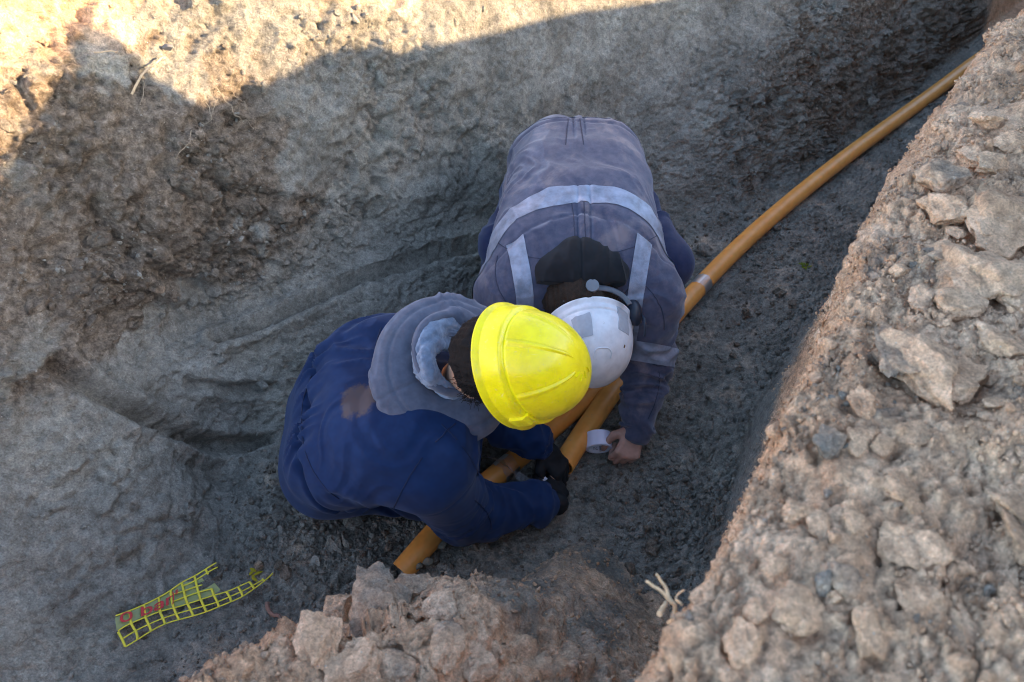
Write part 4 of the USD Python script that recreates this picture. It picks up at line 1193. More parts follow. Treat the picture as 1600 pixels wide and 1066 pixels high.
c = strip_on(cw, [(V(0, 1.900, 0), V(0, 1, 0)), (V(0, 1.970, 0), V(0, -1, 0)), (V(0, 0, .30), V(0, 0, 1))], 0)
c.vertices = c.vertices - np.stack([0 * c.vertices[:, 0], 1.0 * (c.vertices[:, 0] - .205) ** 2, 0 * c.vertices[:, 0]], 1)
m, _n = lifted(c, cov2, .0026)
put('reflective_band', m, REFL, W2, smooth=True)
for x0, x1, tl in ((-.028, .020, .22), (.362, .408, -.22)):
    band('reflective_strap', [(V(x0, 1.87, 0), V(1, tl, 0)), (V(x1, 1.87, 0), V(-1, -tl, 0)), (V(0, 1.812, 0), V(0, -1, 0)), (V(0, 1.66, .33), V(0, .3, 1))])
ld = unit(l_w - l_e)
band('sleeve_band', [(l_e - ld * .045, ld), (l_e + ld * .012, -ld), (V(.33, 0, 0), V(1, 0, 0))])
for e_, w_ in ((l_e, l_w), (r_e, r_w)):
    dd = unit(w_ - e_); c = w_ - dd * .004
    s_ = unit(np.cross(dd, V(0, 0, 1))); u_ = np.cross(s_, dd)
    put('cuff', tube([c + (s_ * math.cos(t) + u_ * math.sin(t)) * (.049 + .002 * math.sin(7 * t)) for t in np.linspace(0, 2 * math.pi, 40)], .0065, 7), SLATE, W2, smooth=True)

hat2 = HardHat(at(919.5, 521.7, .44), (.12, -.981, -.155), (.188, .175, -.966), a=.139, b=.123, c=.154, band=.016, band_out=.002, brim=.008, peak=.02, ridges=((0.0, .30, .0018, 0, 1),))
WHT = usdkit.material(stage, '/World/Looks/white_plastic', {
    'geo': ('geometry', {}), 'n1': ('noise_texture', {'scale': 24., 'detail': 7., 'roughness': .65}), 'n2': ('noise_texture', {'scale': 120., 'detail': 4., 'roughness': .7, 'distortion': 1.}),
    'r': ('rgb_ramp', {'ramp': [(.3, (.50, .51, .54)), (.6, (.64, .655, .69)), (.75, (.68, .69, .72))]}),
    'sf': ('map_range', {'from_min': .62, 'from_max': .76, 'to_max': .5, 'clamp': True}), 'm': ('mix_color', {'b': (.36, .30, .24)}),
    'p': ('principled_bsdf', {'specular_ior_level': .4, 'roughness': .38})},
    [('geo.position', 'n1.vector'), ('geo.position', 'n2.vector'), ('n1.fac', 'r.fac'), ('n2.fac', 'sf.value'), ('sf.result', 'm.fac'), ('r.color', 'm.a'), ('m.result', 'p.base_color')], surface='p.BSDF')
h2 = build_hat(hat2, W2, WHT)
TAPEG = plain('grey_tape', (.33, .35, .385), .4, .1, 50)
s_, a_ = hat2.nearest(908, 508); put('tape_patch', hat2.patch(s_ - .15, s_ + .13, a_ - .24, a_ + .22, .0012, 14, .05, 3), TAPEG, W2)
s_, a_ = hat2.nearest(976, 496); put('tape_patch', hat2.patch(s_ - .18, s_ + .12, a_ - .18, a_ + .20, .0012, 14, .04, 5), TAPEG, W2)
s_, a_ = hat2.nearest(943, 552)
tap = [hat2.world(hat2.local(s_ + ds, a_ + da, .001)) for ds, da in ((-.06, -.34), (.01, -.32), (.055, -.22), (.065, 0), (.055, .22), (.01, .32), (-.06, .34))]
put('raised_mark', tube(spline(tap, 30), .0016, 6), WHT, W2, smooth=True)
s_, a_ = hat2.nearest(977, 541); put('mud_spot', hat2.patch(s_ - .018, s_ + .018, a_ - .03, a_ + .03, .0006, 8, .05, 8), plain('mud_brown', (.13, .07, .035), .9), W2)
hc2 = hat2.base - hat2.R[:, 2] * .040 - hat2.R[:, 0] * .008
F = Field((-.25, 1.40, -.06), (.60, 2.60, .78), .0048)
F.bone(hip, wst, .10, .09, 0); F.bone(wst, chs, .09, .10, .04); F.bone(shd - X1 * .13, shd + X1 * .13, .06, k=.05); F.bone(chs, nck, .08, .06, .04)
for s_, e_, w_ in ((l_s, l_e, l_w), (r_s, r_e, r_w)):
    F.bone(s_, e_, .05, .040, .03); F.bone(e_, w_, .038, .030, .02)
for h_, k_, a2 in ((l_h, l_k, l_a), (r_h, r_k, r_a)):
    F.bone(h_, k_, .085, .058, .04); F.bone(k_, a2, .052, .04, .02)
F.bone(nck, hc2 - hat2.R[:, 2] * .05, .062, .064, .03)
head_bones(F, hc2, hat2.R[:, 2], hat2.R[:, 0])
fist = [(1.15, 1.35, .9), (1.2, 1.4, .9), (1.25, 1.4, .9), (1.25, 1.4, .9), (.2, .7)]
hL2 = hand_bones(l_w, at(977, 718, .055) - l_w, V(.25, -.55, .8), V(-1, 0, 0), fist, 1.08, spread=.02)
hR2 = hand_bones(r_w, V(.09, 1.615, .085) - r_w, V(.1, -.3, .9), V(0, -1, 0), grip, 1.0)
for b in hL2 + hR2: F.bone(b[0], b[1], b[2], b[3], b[4])
body2 = relax(F.mesh(), 2)
put('body', body2, SKIN2, W2, smooth=True)
hair_cap(hc2, hat2.R, (-.046, 0, -.042), (.118, .104, .122), HAIR2, W2, 13, (((1, 0, -.3), (.02, 0, 0)), ((0, 0, 1), (0, 0, .026))), ((at(880, 470, .53), (.04, .05, .045)),), .8)
hair_wisps('hair_strands', hc2, hat2.R, 2600, .030, HAIR2, W2, ((1.35, 2.3), (-1.6, 1.6)), seed=4)
# strap, ratchet knob and ear defenders of the white hat
STRAP = plain('strap_grey_plastic', (.065, .072, .09), .45, .2, 60)
rear = spline([at(878, 474, .56), at(890, 461, .58), at(908, 453, .592), at(930, 450, .597), at(955, 453, .59), at(972, 462, .575), at(984, 476, .56)], 30)
put('nape_strap', tube(rear, .0095, 8, .35), STRAP, W2, smooth=True)
kn = at(925, 449, .598)
kd = trimesh.creation.cylinder(radius=.0180, height=.013, sections=40)
kd.apply_transform(trimesh.geometry.align_vectors([0, 0, 1], unit(V(0, -.45, .9)))); kd.apply_translation(kn + V(0, -.004, .008))
put('ratchet_knob', kd, plain('knob_grey', (.13, .145, .165), .45, .1), W2, smooth=40)
EARM = plain('ear_cup_navy', (.018, .022, .035), .4, .3)
for sgn in (1, -1):
    ec = hat2.base + hat2.R @ V(-.02, .138 * sgn, -.03)
    G = Field(ec - .07, ec + .07, .004)
    G.ellipsoid(ec, hat2.R, (.040, .024, .046), 0)
    put('ear_cup', relax(G.mesh(), 2), EARM, W2, smooth=True)
    put('ear_cup_arm', tube(spline([ec + hat2.R @ V(0, .018 * sgn, .02), ec + hat2.R @ V(-.02, .020 * sgn, .055), ec + hat2.R @ V(.01, .012 * sgn, .085)], 14), .0035, 6), EARM, W2, smooth=True)
# the black hood that hangs over his collar
bn = unit(V(.0, -.55, .83)); bx = unit(V(0, 1, .3) - (V(0, 1, .3) @ bn) * bn)
BR = np.stack([bx, np.cross(bn, bx), bn], 1)
bc = at(906, 424, .595)
G = Field(bc - .25, bc + .25, .0046)
G.ellipsoid(bc, BR, (.066, .138, .060), 0)
G.ring(bc - bx * .045 + bn * .012, BR, .100, .026, .026, .03)
G.ellipsoid(bc + bx * .05, BR, (.04, .045, .045), .04)
G.carve(bc - bx * .044, -bx)
bh = relax(G.mesh(), 3)
v = bh.vertices
push(bh, (fbm(v * 9, 2, 91) - .5) * .018 + (folds(v, X1, 14, 4, 93, .8) - .4) * .010 - .006 * np.exp(-((v[:, 0] - bc[0]) / .005) ** 2))
put('hood', bh, BLKJ, W2, smooth=True)
for a2 in (l_a, r_a):
    G = Field(a2 - .22, a2 + .22, .008)
    G.bone(a2 + V(0, .02, -.012), a2 + V(.0, -.15, -.02), .056, .046, 0); G.bone(a2, a2 + V(0, 0, .06), .055, .055, .03)
    put('boot', relax(G.mesh(), 3), BOOT, W2, smooth=True)

# stitched seams: welts that lie on the cloth
def seam(m, pxs, mat, parent, r=.0019, n=60, twin=0.0):
    pr = project(m.vertices)
    pts = spline([(x, y, 0) for x, y in pxs], n)[:, :2]
    tree = cKDTree(pr[:, :2])
    out, nn = [], []
    for q in pts:
        c = tree.query(q, k=14)[1]
        k = c[np.argmin(pr[c, 2])]
        w = np.exp(-((pr[c, :2] - q) ** 2).sum(1) / 8.0) * (pr[c, 2] < pr[k, 2] + .02)
        out.append((m.vertices[c] * w[:, None]).sum(0) / w.sum()); nn.append(m.vertex_normals[k])
    out = np.array(out)
    for _ in range(3): out[1:-1] = (out[:-2] + 2 * out[1:-1] + out[2:]) / 4
    put('seam', tube(out + np.array(nn) * .0006, r, 6, .7), mat, parent, smooth=True)
NAVYD = plain('navy_thread', (.004, .011, .040), .85, .2, 200)
SLATED = plain('slate_thread', (.030, .033, .058), .85, .2, 200)
for L in ([(712, 662), (672, 700), (640, 745), (615, 795)], [(596, 512), (588, 560), (600, 605), (622, 640)], [(500, 560), (478, 610), (472, 680), (492, 740), (530, 780)], [(742, 782), (760, 800), (768, 826)], [(690, 664), (724, 700), (748, 742)]):
    seam(cov1, L, NAVYD, W1)
for L in ([(774, 376), (800, 393), (850, 404)], [(945, 398), (990, 386), (1030, 366)], [(800, 226), (840, 190), (905, 184), (970, 190), (1008, 222)], [(893, 316), (897, 345), (898, 374)], [(912, 316), (914, 345), (915, 374)],
          [(888, 186), (886, 205), (884, 226)], [(906, 186), (909, 205), (912, 226)], [(1000, 440), (1026, 468), (1038, 515)], [(1016, 566), (1034, 572), (1052, 566)], [(1030, 580), (1026, 620), (1012, 655)], [(778, 400), (776, 440), (790, 470)]):
    seam(cov2, L, SLATED, W2, .0016)
# ------------------------------------------------------------------ pipes
PIPE_R = .0345
ORANGE = usdkit.material(stage, '/World/Looks/orange_pipe', {
    'geo': ('geometry', {}), 'n1': ('noise_texture', {'scale': 16., 'detail': 7., 'roughness': .65}), 'n2': ('noise_texture', {'scale': 90., 'detail': 5., 'roughness': .7}),
    'r': ('rgb_ramp', {'ramp': [(.3, (.58, .225, .042)), (.6, (.70, .295, .066)), (.78, (.70, .32, .10))]}),
    'sf': ('map_range', {'range_type': 'smoothstep', 'from_min': .57, 'from_max': .70, 'to_max': .6, 'clamp': True}), 'm': ('mix_color', {'b': (.27, .22, .16)}),
    'mm': ('math', {'math_type': 'multiply_add', 'value2': .5}), 'hf': ('math', {'math_type': 'multiply', 'value2': .5}),
    'p': ('principled_bsdf', {'specular_ior_level': .4, 'roughness': .42})},
    [('geo.position', 'n1.vector'), ('geo.position', 'n2.vector'), ('n1.fac', 'r.fac'), ('n2.fac', 'mm.value1'), ('n1.fac', 'hf.value1'), ('hf.value', 'mm.value3'), ('mm.value', 'sf.value'), ('sf.result', 'm.fac'), ('r.color', 'm.a'), ('m.result', 'p.base_color')], surface='p.BSDF')
def hollow_pipe(pts, r, wall=.0035, sides=40):
    pts, tan, S, U = frames(pts)
    ang = np.arange(sides) * 2 * math.pi / sides
    ring = np.cos(ang)[None, :, None] * S[:, None] + np.sin(ang)[None, :, None] * U[:, None]
    o = pts[:, None] + r * ring; i = (pts[:, None] + (r - wall) * ring)[::-1]
    G = np.concatenate([o, i, o[:1]])
    n = len(G); ix = np.arange(n * sides).reshape(n, sides)
    A, B, C, D = ix[:-1], ix[1:], np.roll(ix[1:], -1, 1), np.roll(ix[:-1], -1, 1)
    f = np.vstack([np.stack([A.ravel(), D.ravel(), C.ravel()], 1), np.stack([A.ravel(), C.ravel(), B.ravel()], 1)])
    m = trimesh.Trimesh(G.reshape(-1, 3), f, process=False)
    return m
def pipe_line(pxs, z, ext=None):
    pts = [at(x, y, zz) for (x, y), zz in zip(pxs, z)]
    if ext is not None: pts.append(pts[-1] + ext)
    return pts
pB = [(879, 728), (919, 665), (962, 602), (1004, 552), (1072, 475), (1150, 388), (1225, 322), (1300, 261), (1375, 206), (1450, 153), (1500, 113)]
ptsB = pipe_line(pB, [.052, .046, .042, .040, .038] + [.036] * 6)
_q = np.array(ptsB[:11]); _a, _n = _q @ A_HAT, _q @ N_HAT
_nf = np.polyval(np.polyfit(_a, _n, 3), _a)
ptsB = [_a[i] * A_HAT + (.25 * _n[i] + .75 * _nf[i]) * N_HAT + V(0, 0, _q[i][2]) for i in range(11)]
dB = unit(ptsB[-1] - ptsB[-3])
ptsB += [ptsB[-1] + dB * .7, ptsB[-1] + dB * 2.0, ptsB[-1] + dB * 4]
lineB = spline(ptsB, 160)
T2 = thing('pipe', 'long orange plastic pipe running from the gloves up the trench floor', 'pipe')
put('pipe_wall', hollow_pipe(lineB, PIPE_R), ORANGE, T2, smooth=50)
pA = [(628, 893), (651, 866), (686, 826), (740, 773), (795, 727), (884, 650), (936, 606), (1000, 556)]
ptsA = pipe_line(pA, [.012, .026, .034, .036, .036, .036, .036, .036])
lineA = spline(ptsA, 70)
T1 = thing('pipe', 'shorter orange plastic pipe with a muddy end in the rubble, under the navy sleeve', 'pipe')
put('pipe_wall', hollow_pipe(lineA, PIPE_R - .001), ORANGE, T1, smooth=50)
# clear tape round the pipes, and a thin white line along the long one
TAPEC = usdkit.material(stage, '/World/Looks/clear_tape', {
    't': ('transparent_bsdf', {'color': (.93, .93, .95)}), 'g': ('glossy_bsdf', {'color': (.5, .5, .52), 'roughness': .38}), 'd': ('diffuse_bsdf', {'color': (.62, .56, .58)}),
    'geo': ('geometry', {}), 'n': ('noise_texture', {'scale': 60., 'detail': 3.}), 'b': ('bump', {'strength': .6, 'distance': .004}),
    'mr': ('map_range', {'from_min': .35, 'from_max': .75, 'to_min': .04, 'to_max': .30, 'clamp': True}),
    'm1': ('mix_closure', {}), 'fr': ('fresnel', {'IOR': 1.3}), 'm2': ('mix_closure', {})},
    [('geo.position', 'n.vector'), ('n.fac', 'b.height'), ('b.normal', 'g.normal'), ('n.fac', 'mr.value'), ('mr.result', 'm1.fac'), ('t.BSDF', 'm1.closure1'), ('d.BSDF', 'm1.closure2'),
     ('fr.fac', 'm2.fac'), ('m1.closure', 'm2.closure1'), ('g.BSDF', 'm2.closure2')], surface='m2.closure')
def sleeve_on(line, k0, k1, r, mat, name, parent, rag=0.0, seed=0):
    seg = np.array([line[int(round(k))] for k in np.linspace(k0, k1, 8)]) if k1 - k0 > 1 else line[[k0, k1]]
    pts, tan, S, U = frames(spline(seg, 10))
    sides = 40
    ang = np.arange(sides) * 2 * math.pi / sides
    G = pts[:, None] + r * (np.cos(ang)[None, :, None] * S[:, None] + np.sin(ang)[None, :, None] * U[:, None])
    if rag:
        e = (fbm(np.stack([np.cos(ang) * 2, np.sin(ang) * 2, 0 * ang + seed], 1), 2, seed) - .5) * rag
        G[0] += tan[0] * e[:, None]; G[-1] += tan[-1] * e[::-1, None]
    n = len(G); ix = np.arange(n * sides).reshape(n, sides)
    A, B, C, D = ix[:-1], ix[1:], np.roll(ix[1:], -1, 1), np.roll(ix[:-1], -1, 1)
    f = np.vstack([np.stack([A.ravel(), D.ravel(), C.ravel()], 1), np.stack([A.ravel(), C.ravel(), B.ravel()], 1)])
    return put(name, trimesh.Trimesh(G.reshape(-1, 3), f, process=False), mat, parent, smooth=True)
def line_near(line, px, py):
    pr = project(line); return int(np.argmin((pr[:, 0] - px) ** 2 + (pr[:, 1] - py) ** 2))
fineB = spline(lineB, 1600)
k = line_near(fineB, 1095, 446)
sleeve_on(fineB, k - 6, k + 6, PIPE_R + .0012, TAPEC, 'tape_wrap', T2, .02, 2)
MARK_WHITE = plain('mark_white', (.62, .56, .52), .5, .1, 60)
k = line_near(fineB, 906, 668)
eye_dir = unit(V(0, 0, CAM_Z) - fineB[k])
mk = np.array([fineB[k + i] for i in (-9, -3, 3, 9)])
put('white_mark', tube(mk + unit(eye_dir + V(.1, 0, .4)) * (PIPE_R + .0002), .0022, 6, .5), MARK_WHITE, T2, smooth=True)
fineA = spline(lineA, 600)
k = line_near(fineA, 790, 731)
sleeve_on(fineA, k - 16, k + 14, PIPE_R + .0006, TAPEC, 'tape_wrap', T1, .02, 4)
MUD = plain('wet_mud', (.16, .14, .105), .9, .35, 90, .004, 120)
# mud caked on the buried end
r = np.random.default_rng(9)
for i, (px, py, sz) in enumerate(((690, 850, .020), (632, 878, .022), (668, 876, .020), (652, 884, .016), (700, 838, .012))):
    k = line_near(fineA, px, py)
    c = at(px, py, (.030))
    v, f = rock(900 + i, 2, 7, .12, (1, .8, .5))
    put('mud_lump', (v * sz + c, f), MUD, T1, smooth=40)

# ------------------------------------------------------------------ roll of white tape, lying beside the fist
ROLL = thing('tape_roll', 'roll of white adhesive tape with printed core lying beside the bare fist', 'tape roll')
rc = at(935, 690, .050)
ax = unit(V(.03, -.955, -.30))
e1 = unit(np.cross(ax, V(0, 0, 1))); e2 = np.cross(ax, e1)
def lathe(profile, c, ax, e1, e2, sides=56):
    ang = np.arange(sides) * 2 * math.pi / sides
    G = np.array([[c + ax * z + r_ * (math.cos(t) * e1 + math.sin(t) * e2) for t in ang] for r_, z in profile])
    n = len(G); ix = np.arange(n * sides).reshape(n, sides)
    A, B, C, D = ix[:-1], ix[1:], np.roll(ix[1:], -1, 1), np.roll(ix[:-1], -1, 1)
    f = np.vstack([np.stack([A.ravel(), B.ravel(), C.ravel()], 1), np.stack([A.ravel(), C.ravel(), D.ravel()], 1)])
    m = trimesh.Trimesh(G.reshape(-1, 3), f, process=False)
    return m
WTAPE = plain('white_tape', (.66, .64, .78), .30, .04, 30, 0, 0, .5)
ro, ri, hw = .0415, .0352, .0245
put('tape_winding', lathe([(ri, -hw), (ro - .001, -hw), (ro, -hw + .001), (ro, hw - .001), (ro - .001, hw), (ri, hw), (ri, -hw)], rc, ax, e1, e2), WTAPE, ROLL, smooth=30)
put('core', lathe([(ri - .0022, -hw - .0006), (ri - .0002, -hw - .0006), (ri - .0002, hw + .0006), (ri - .0022, hw + .0006), (ri - .0022, -hw - .0006)], rc, ax, e1, e2), plain('core_paper', (.60, .62, .70), .6, .06), ROLL, smooth=30)
INK = plain('label_ink', (.02, .022, .03), .6)
def core_print(t0, t1, z0, z1, mat=INK):
    tt = np.linspace(t0, t1, 6); rr_ = ri - .0026
    v = [rc + ax * z + rr_ * (math.cos(t) * e1 + math.sin(t) * e2) for z in (z0, z1) for t in tt]
    f = []
    for i in range(5): f += [(i, i + 1, i + 7), (i, i + 7, i + 6)]
    return trimesh.Trimesh(np.array(v), np.array(f), process=False)
# which way up the visible inside of the core lies: print on the far side from the viewer's eye
eye = V(0, 0, CAM_Z); far_t = math.atan2(-(eye - rc) @ e2, -(eye - rc) @ e1)
bars = [core_print(far_t + .02 + .05 * i, far_t + .02 + .05 * i + (.036 if i % 3 else .018), .003, .017) for i in range(9)] + [core_print(far_t + .02, far_t + .47, .019, .0205)]
put('printed_label', cat_meshes(bars), INK, ROLL, smooth=False)
let = []
for i, (w, h0, h1) in enumerate(((.05, .006, .016), (.05, .006, .011), (.05, .010, .016), (.05, .006, .016))):
    t_ = far_t - .55 + .11 * i
    let.append(core_print(t_, t_ + .035, h0, h1))
    let.append(core_print(t_, t_ + .085, h1 - .002, h1))
put('printed_label', cat_meshes(let), INK, ROLL, smooth=False)

# the loose end of clear tape that the gloves pull over the pipe
TS = thing('tape_strip', 'twisted strip of clear tape pulled from the gloves over the shorter pipe', 'tape strip')
sp_ = spline([at(744, 714, .060), at(768, 716, .085), at(790, 726, .090), at(806, 741, .090), at(826, 750, .092), at(846, 748, .096)], 40)
tw = np.linspace(.2, 2.9, 40)
sv, sf = [], []
pp, tn_, S_, U_ = frames(sp_)
for i in range(40):
    w = .008 + .005 * math.sin(i * .5)
    dvec = S_[i] * math.cos(tw[i]) + U_[i] * math.sin(tw[i])
    for t in (-1, -.33, .33, 1): sv.append(pp[i] + dvec * w * t + np.cross(tn_[i], dvec) * .003 * math.sin(i * 1.3 + t * 2))
for i in range(39):
    for j in range(3):
        a_ = i * 4 + j; sf += [(a_, a_ + 1, a_ + 5), (a_, a_ + 5, a_ + 4)]
put('strip', trimesh.Trimesh(np.array(sv), np.array(sf), process=False), TAPEC, TS, smooth=True)
v, f = rock(77, 2, 6, .2, (1, .7, .5))
put('crumpled_end', (v * .018 + at(846, 748, .098), f), plain('crumpled_tape', (.5, .52, .6), .35, .2, 120), TS, smooth=40)

# ------------------------------------------------------------------ torn yellow warning mesh on the clay slope
NETM = plain('yellow_net_plastic', (.62, .52, .035), .5, .15, 60)
FILM = usdkit.material(stage, '/World/Looks/yellow_film', {
    't': ('transparent_bsdf', {'color': (.9, .9, .75)}), 'd': ('diffuse_bsdf', {'color': (.42, .46, .16)}), 'tr': ('translucent_bsdf', {'color': (.40, .42, .14)}), 'g': ('glossy_bsdf', {'color': (.9, .9, .9), 'roughness': .25}),
    'a': ('mix_closure', {'fac': .35}), 'm1': ('mix_closure', {'fac': .66}), 'fr': ('fresnel', {'IOR': 1.45}), 'm2': ('mix_closure', {}),
    'geo': ('geometry', {}), 'n': ('noise_texture', {'scale': 45., 'detail': 4.}), 'b': ('bump', {'strength': .6, 'distance': .006})},
    [('d.BSDF', 'a.closure1'), ('tr.BSDF', 'a.closure2'), ('t.BSDF', 'm1.closure1'), ('a.closure', 'm1.closure2'), ('fr.fac', 'm2.fac'), ('m1.closure', 'm2.closure1'), ('g.BSDF', 'm2.closure2'), ('geo.position', 'n.vector'), ('n.fac', 'b.height'), ('b.normal', 'g.normal'), ('b.normal', 'd.normal')], surface='m2.closure')
REDI = plain('red_ink', (.42, .022, .022), .55, .2, 90)
NET = thing('warning_net', 'torn yellow warning mesh with red lettering on the clay slope', 'warning net')
Z8 = lambda x, y: (160 + x / 5.3333, 860 + y / 5.3333)
# the mesh lies on its own slanted plane: fitted to the clay under four of its points
anch = [on_sheet(*Z8(*q), 4, 10, True)[0] for q in ((120, 560), (190, 800), (950, 110), (1400, 200), (760, 540), (660, 270), (400, 660))]
A_ = np.c_[[[q[0], q[1], 1] for q in anch]]
pl, *_ = np.linalg.lstsq(A_, np.array([q[2] for q in anch]), rcond=None)
def net(x, y, lift=.018):
    px, py = Z8(x, y); d = ray(px, py); o = V(0, 0, CAM_Z)
    # o + t d on z = pl0 x + pl1 y + pl2 + lift
    t = (pl[2] + lift - o[2]) / (d[2] - pl[0] * d[0] - pl[1] * d[1])
    return o + t * d
nn_pl = unit(V(-pl[0], -pl[1], 1))
longs = [[(190, 805), (290, 745), (410, 670), (530, 610), (640, 577), (760, 545), (865, 512), (970, 470), (1075, 427), (1170, 382), (1260, 322), (1350, 255), (1420, 190)],
         [(165, 740), (275, 672), (385, 617), (505, 567), (615, 530), (735, 495), (845, 465), (957, 430), (1060, 387), (1155, 345), (1250, 295), (1345, 240)],
         [(130, 672), (240, 607), (360, 557), (480, 510), (595, 480), (710, 446), (820, 410), (930, 375), (1032, 345), (1130, 305), (1225, 262)],
         [(575, 432), (690, 388), (800, 350), (912, 320)], [(572, 370), (680, 338), (790, 300), (832, 288)],
         [(110, 545), (230, 502), (350, 452), (470, 392), (570, 332), (660, 270), (770, 212), (862, 156), (950, 103)], [(668, 296), (778, 248), (872, 188), (960, 140)]]
crosses = [[(130, 680), (165, 742), (190, 802)], [(225, 505), (232, 560), (240, 607), (275, 672), (290, 742)], [(345, 458), (352, 510), (360, 557), (385, 617), (405, 672)], [(470, 398), (474, 455), (480, 510), (505, 567), (520, 616)],
           [(570, 335), (580, 432), (595, 480), (615, 530), (640, 580)], [(660, 270), (676, 330), (690, 388), (710, 446), (735, 495), (757, 548)], [(768, 215), (784, 285), (800, 350), (820, 410), (845, 465), (866, 514)],
           [(860, 157), (880, 200)], [(912, 320), (930, 375), (957, 430), (970, 470)], [(1032, 345), (1060, 387), (1075, 427)], [(1130, 305), (1155, 345), (1170, 384)], [(1222, 262), (1250, 295), (1265, 322)], [(1330, 238), (1355, 256)]]
def bump_lift(x, y): return .040 + .010 * math.sin(x * .006 + 1) - .006 * smooth01(x, 1000, 1400)
for L in longs:
    put('strand', tube(spline([net(x, y, bump_lift(x, y)) for x, y in L], 5 * len(L)), .0021, 6, .6), NETM, NET, smooth=True)
for L in crosses:
    put('cross_strand', tube(spline([net(x, y, bump_lift(x, y) + .0008) for x, y in L], 5 * len(L)), .0032, 6, .45), NETM, NET, smooth=True)
top = [(105, 560), (230, 502), (350, 452), (470, 392), (570, 332), (660, 278), (778, 250), (872, 200)]
bot = [(118, 668), (240, 607), (360, 557), (480, 510), (595, 480), (710, 446), (820, 410), (985, 330)]
tp = spline([net(x, y, bump_lift(x, y) - .003) for x, y in top], 50); bt = spline([net(x, y, bump_lift(x, y) - .003) for x, y in bot], 50)
nv = 12
G_ = np.array([[tp[i] * (1 - j / (nv - 1)) + bt[i] * j / (nv - 1) for j in range(nv)] for i in range(50)])
G_ += nn_pl * ((fbm(G_ * 40, 2, 400) - .5) * .008)[..., None]
ix = np.arange(50 * nv).reshape(50, nv)
keep = np.ones((49, nv - 1), bool)
for i in range(49):
    for j in range(nv - 1):
        t_ = i / 49.
        if t_ > .80 and j < 6 and (t_ - .80) * 22 > j * .15 and not (j < 2 and t_ < .93): keep[i, j] = False
A, B, C, D = ix[:-1, :-1][keep], ix[1:, :-1][keep], ix[1:, 1:][keep], ix[:-1, 1:][keep]
put('film', (G_.reshape(-1, 3), np.vstack([np.stack([A, D, C], 1), np.stack([A, C, B], 1)])), FILM, NET, smooth=True)
tm = meshkit.text_mesh('0 bar)"', 1.0, .02, True)
tv = np.array(tm.vertices); w_txt = tv[:, 0].max()
b0 = [(135, 612), (290, 562), (440, 505), (575, 440), (625, 405)]
upv = [( -8, -92), (-6, -88), (-4, -92), (2, -100), (4, -100)]
tt = tv[:, 0] / w_txt
bx = np.interp(tt, np.linspace(0, 1, 5), [q[0] for q in b0]); by = np.interp(tt, np.linspace(0, 1, 5), [q[1] for q in b0])
ux = np.interp(tt, np.linspace(0, 1, 5), [q[0] for q in upv]); uy = np.interp(tt, np.linspace(0, 1, 5), [q[1] for q in upv])
tx_, ty_ = bx + ux * tv[:, 1] * .82, by + uy * tv[:, 1] * .82
tv3 = np.array([net(x, y, bump_lift(x, y) + .0035 + z * .03) for x, y, z in zip(tx_, ty_, tv[:, 2])])
put('lettering', (tv3, np.array(tm.faces)), REDI, NET, smooth=False)

# ------------------------------------------------------------------ twigs, roots and weeds
STRAW = plain('dry_straw', (.40, .30, .19), .7, .25, 120)
BARK = plain('reddish_twig', (.20, .11, .085), .8, .3, 90)
ROOTM = plain('root_pale', (.24, .19, .135), .8, .25, 120)
def crooked(pts, r0, r1, wob, seed, n=24, flat=1.0):
    c = spline(pts, n)
    c = c + (fbm(c * 40 + seed, 3, seed)[:, None] - .5) * wob + (np.stack([fbm(c * 30, 2, seed + k) for k in (1, 2, 3)], 1) - .5) * wob
    return tube(c, np.linspace(r0, r1, n), 7, flat)
def out_of(px, py, lift, lo=1.5, hi=9):
    q, n_ = on_sheet(px, py, lo, hi, True)
    d = unit(V(0, 0, CAM_Z) - q)
    return q + d * lift * .55
m = put('straw_stalk', crooked([out_of(212, 146, .05), out_of(235, 112, .065), out_of(260, 82, .05)], .0035, .0022, .012, 3), STRAW, None)
tag(m, 'pale bent straw stalk sticking out of the sunlit wall beside the shadow peak', 'straw')
q = out_of(266, 72, .055); v, f = rock(31, 2, 8, .1, (1, .8, .5))
m = put('stone', (v * .019 + q, f), plain('slate_stone', (.12, .115, .115), .8), None, smooth=40)
tag(m, 'small dark stone at the tip of the straw stalk on the far wall', 'stone')
m = put('straw_stalk', crooked([out_of(150, 82, .05), out_of(172, 76, .06), out_of(186, 72, .05)], .0022, .0016, .01, 7), STRAW, None)
tag(m, 'short thin straw lying across the peak of the shadow on the far wall', 'straw')
TW = thing('twig', 'split pale twig sticking up from the crumbling edge of the near bank', 'twig')
tw0 = at(1052, 946, 1.01)
put('stem', crooked([tw0 + V(-.004, -.01, -.03), tw0, at(1032, 925, 1.03), at(1010, 908, 1.05)], .0032, .0018, .008, 11), STRAW, TW)
put('side_stem', crooked([tw0, at(1040, 918, 1.02), at(1028, 896, 1.04)], .0028, .0016, .008, 12), STRAW, TW)
put('side_stem', crooked([tw0 + V(.01, 0, 0), at(1062, 930, 1.0), at(1070, 922, 1.01)], .0022, .0012, .006, 13), STRAW, TW)
put('stub', crooked([tw0 + V(-.02, -.008, -.01), at(1040, 940, .99)], .004, .0025, .006, 14), STRAW, TW)
q = [on_sheet(x, y, 6, 12, True)[0] + V(0, 0, .008) for x, y in ((418, 938), (432, 958), (448, 970), (462, 986))]
m = put('twig', crooked(q, .006, .004, .012, 21), BARK, None)
tag(m, 'reddish brown twig on the dark clay right of the yellow mesh', 'twig')
r = np.random.default_rng(3)
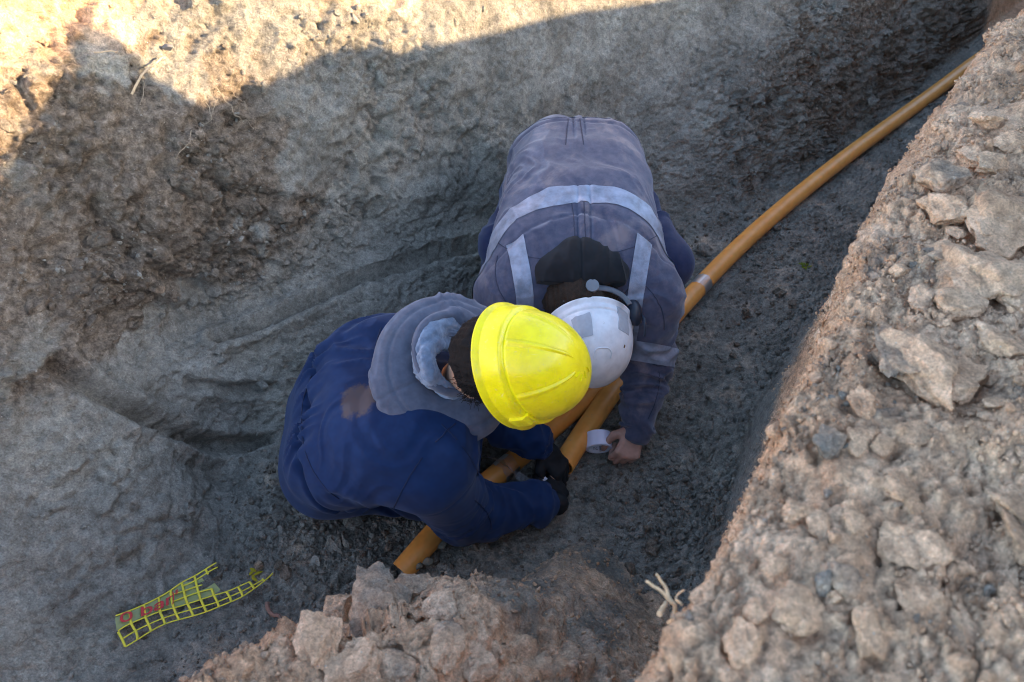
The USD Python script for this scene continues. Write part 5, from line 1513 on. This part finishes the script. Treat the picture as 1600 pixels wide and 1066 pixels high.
root_px = [((345, 135), (360, 165), (410, 205)), ((340, 150), (335, 175), (330, 195)), ((352, 130), (385, 160), (400, 180)), ((330, 160), (322, 185), (318, 190)), ((300, 200), (290, 225), (270, 250)), ((395, 90), (440, 98), (480, 118)),
           ((420, 60), (410, 85), (400, 110)), ((90, 230), (60, 250), (30, 262)), ((120, 210), (105, 240), (110, 255)), ((230, 130), (222, 150), (215, 172)), ((620, 400), (640, 372), (655, 366)), ((500, 40), (520, 60), (530, 82))]
ROOT_LABELS = ['long thin root slanting down right below the shadow valley on the far wall', 'short root hanging straight down below the shadow valley on the far wall', 'thin root curving right just under the lit edge beside the valley', 'short root bending left below the shadow valley',
    'root trailing left down the wall from below the shadow valley', 'fine root lying along the sunlit soil right of the shadow valley', 'upright root fibre in the sunlit soil above the valley', 'leftmost root, trailing in the shade near the left shadow edge',
    'root fibre hanging in the shaded peak, left part', 'root fibre hanging just right of the bent straw stalk', 'thin root on the clay ledge between the wall and the crouching person', 'root fibre lying in the sunlit soil at the top of the wall']
for k, L in enumerate(root_px):
    if k in (5, 6, 7, 8, 11): continue
    m = put('root_fibre', crooked([out_of(x, y, .012 + .02 * math.sin(1.5 * i + k)) for i, (x, y) in enumerate(L)],   .0013, .0007, .02, 40 + k), ROOTM, None)
    tag(m, ROOT_LABELS[k], 'root', 'roots hanging from the far wall')
LEAF = usdkit.material(stage, '/World/Looks/leaf_green', {'d': ('diffuse_bsdf', {'color': (.16, .19, .03)}), 't': ('translucent_bsdf', {'color': (.2, .25, .04)}), 'm': ('mix_closure', {'fac': .35})}, [('d.BSDF', 'm.closure1'), ('t.BSDF', 'm.closure2')], surface='m.closure')
LEAFY = usdkit.material(stage, '/World/Looks/leaf_yellow', {'d': ('diffuse_bsdf', {'color': (.38, .32, .03)}), 't': ('translucent_bsdf', {'color': (.35, .3, .04)}), 'm': ('mix_closure', {'fac': .35})}, [('d.BSDF', 'm.closure1'), ('t.BSDF', 'm.closure2')], surface='m.closure')
def blade(p, d, up, L, w, n=6):
    s = unit(np.cross(d, up)); v, f = [], []
    for i in range(n):
        t = i / (n - 1); ww = w * math.sin(math.pi * (.12 + .86 * t)) ; c = p + d * L * t + up * (-.35 * L * t * t)
        v += [c - s * ww, c + up * ww * .25, c + s * ww]
    for i in range(n - 1):
        for j in (0, 1): a_ = i * 3 + j; f += [(a_, a_ + 1, a_ + 4), (a_, a_ + 4, a_ + 3)]
    return trimesh.Trimesh(np.array(v), np.array(f), process=False)
def weed(px, py, label, n, L, w, mat, seed, lo=9, hi=12):
    r = np.random.default_rng(seed); q, n_ = on_sheet(px, py, lo, hi, True)
    t = thing('weed', label, 'weed', None, None)
    put('stem', crooked([q, q + V(0, 0, L * .5)], .0012, .0008, .003, seed, 6), mat, t)
    for k in range(n):
        d = unit(V(r.normal(), r.normal(), .5 + .4 * r.random()))
        put('leaf', blade(q + V(0, 0, L * .35 * r.random()) + V(r.normal(), r.normal(), 0) * .006, d, V(0, 0, 1), L * r.uniform(.6, 1.1), w), mat, t, smooth=True)
weed(1257, 414, 'tiny dull green weed growing on the trench floor right of the long pipe', 12, .028, .004, LEAF, 5)
weed(397, 892, 'small yellow green sprig lying beyond the tip of the yellow mesh', 5, .026, .0045, LEAFY, 6, 6, 12)
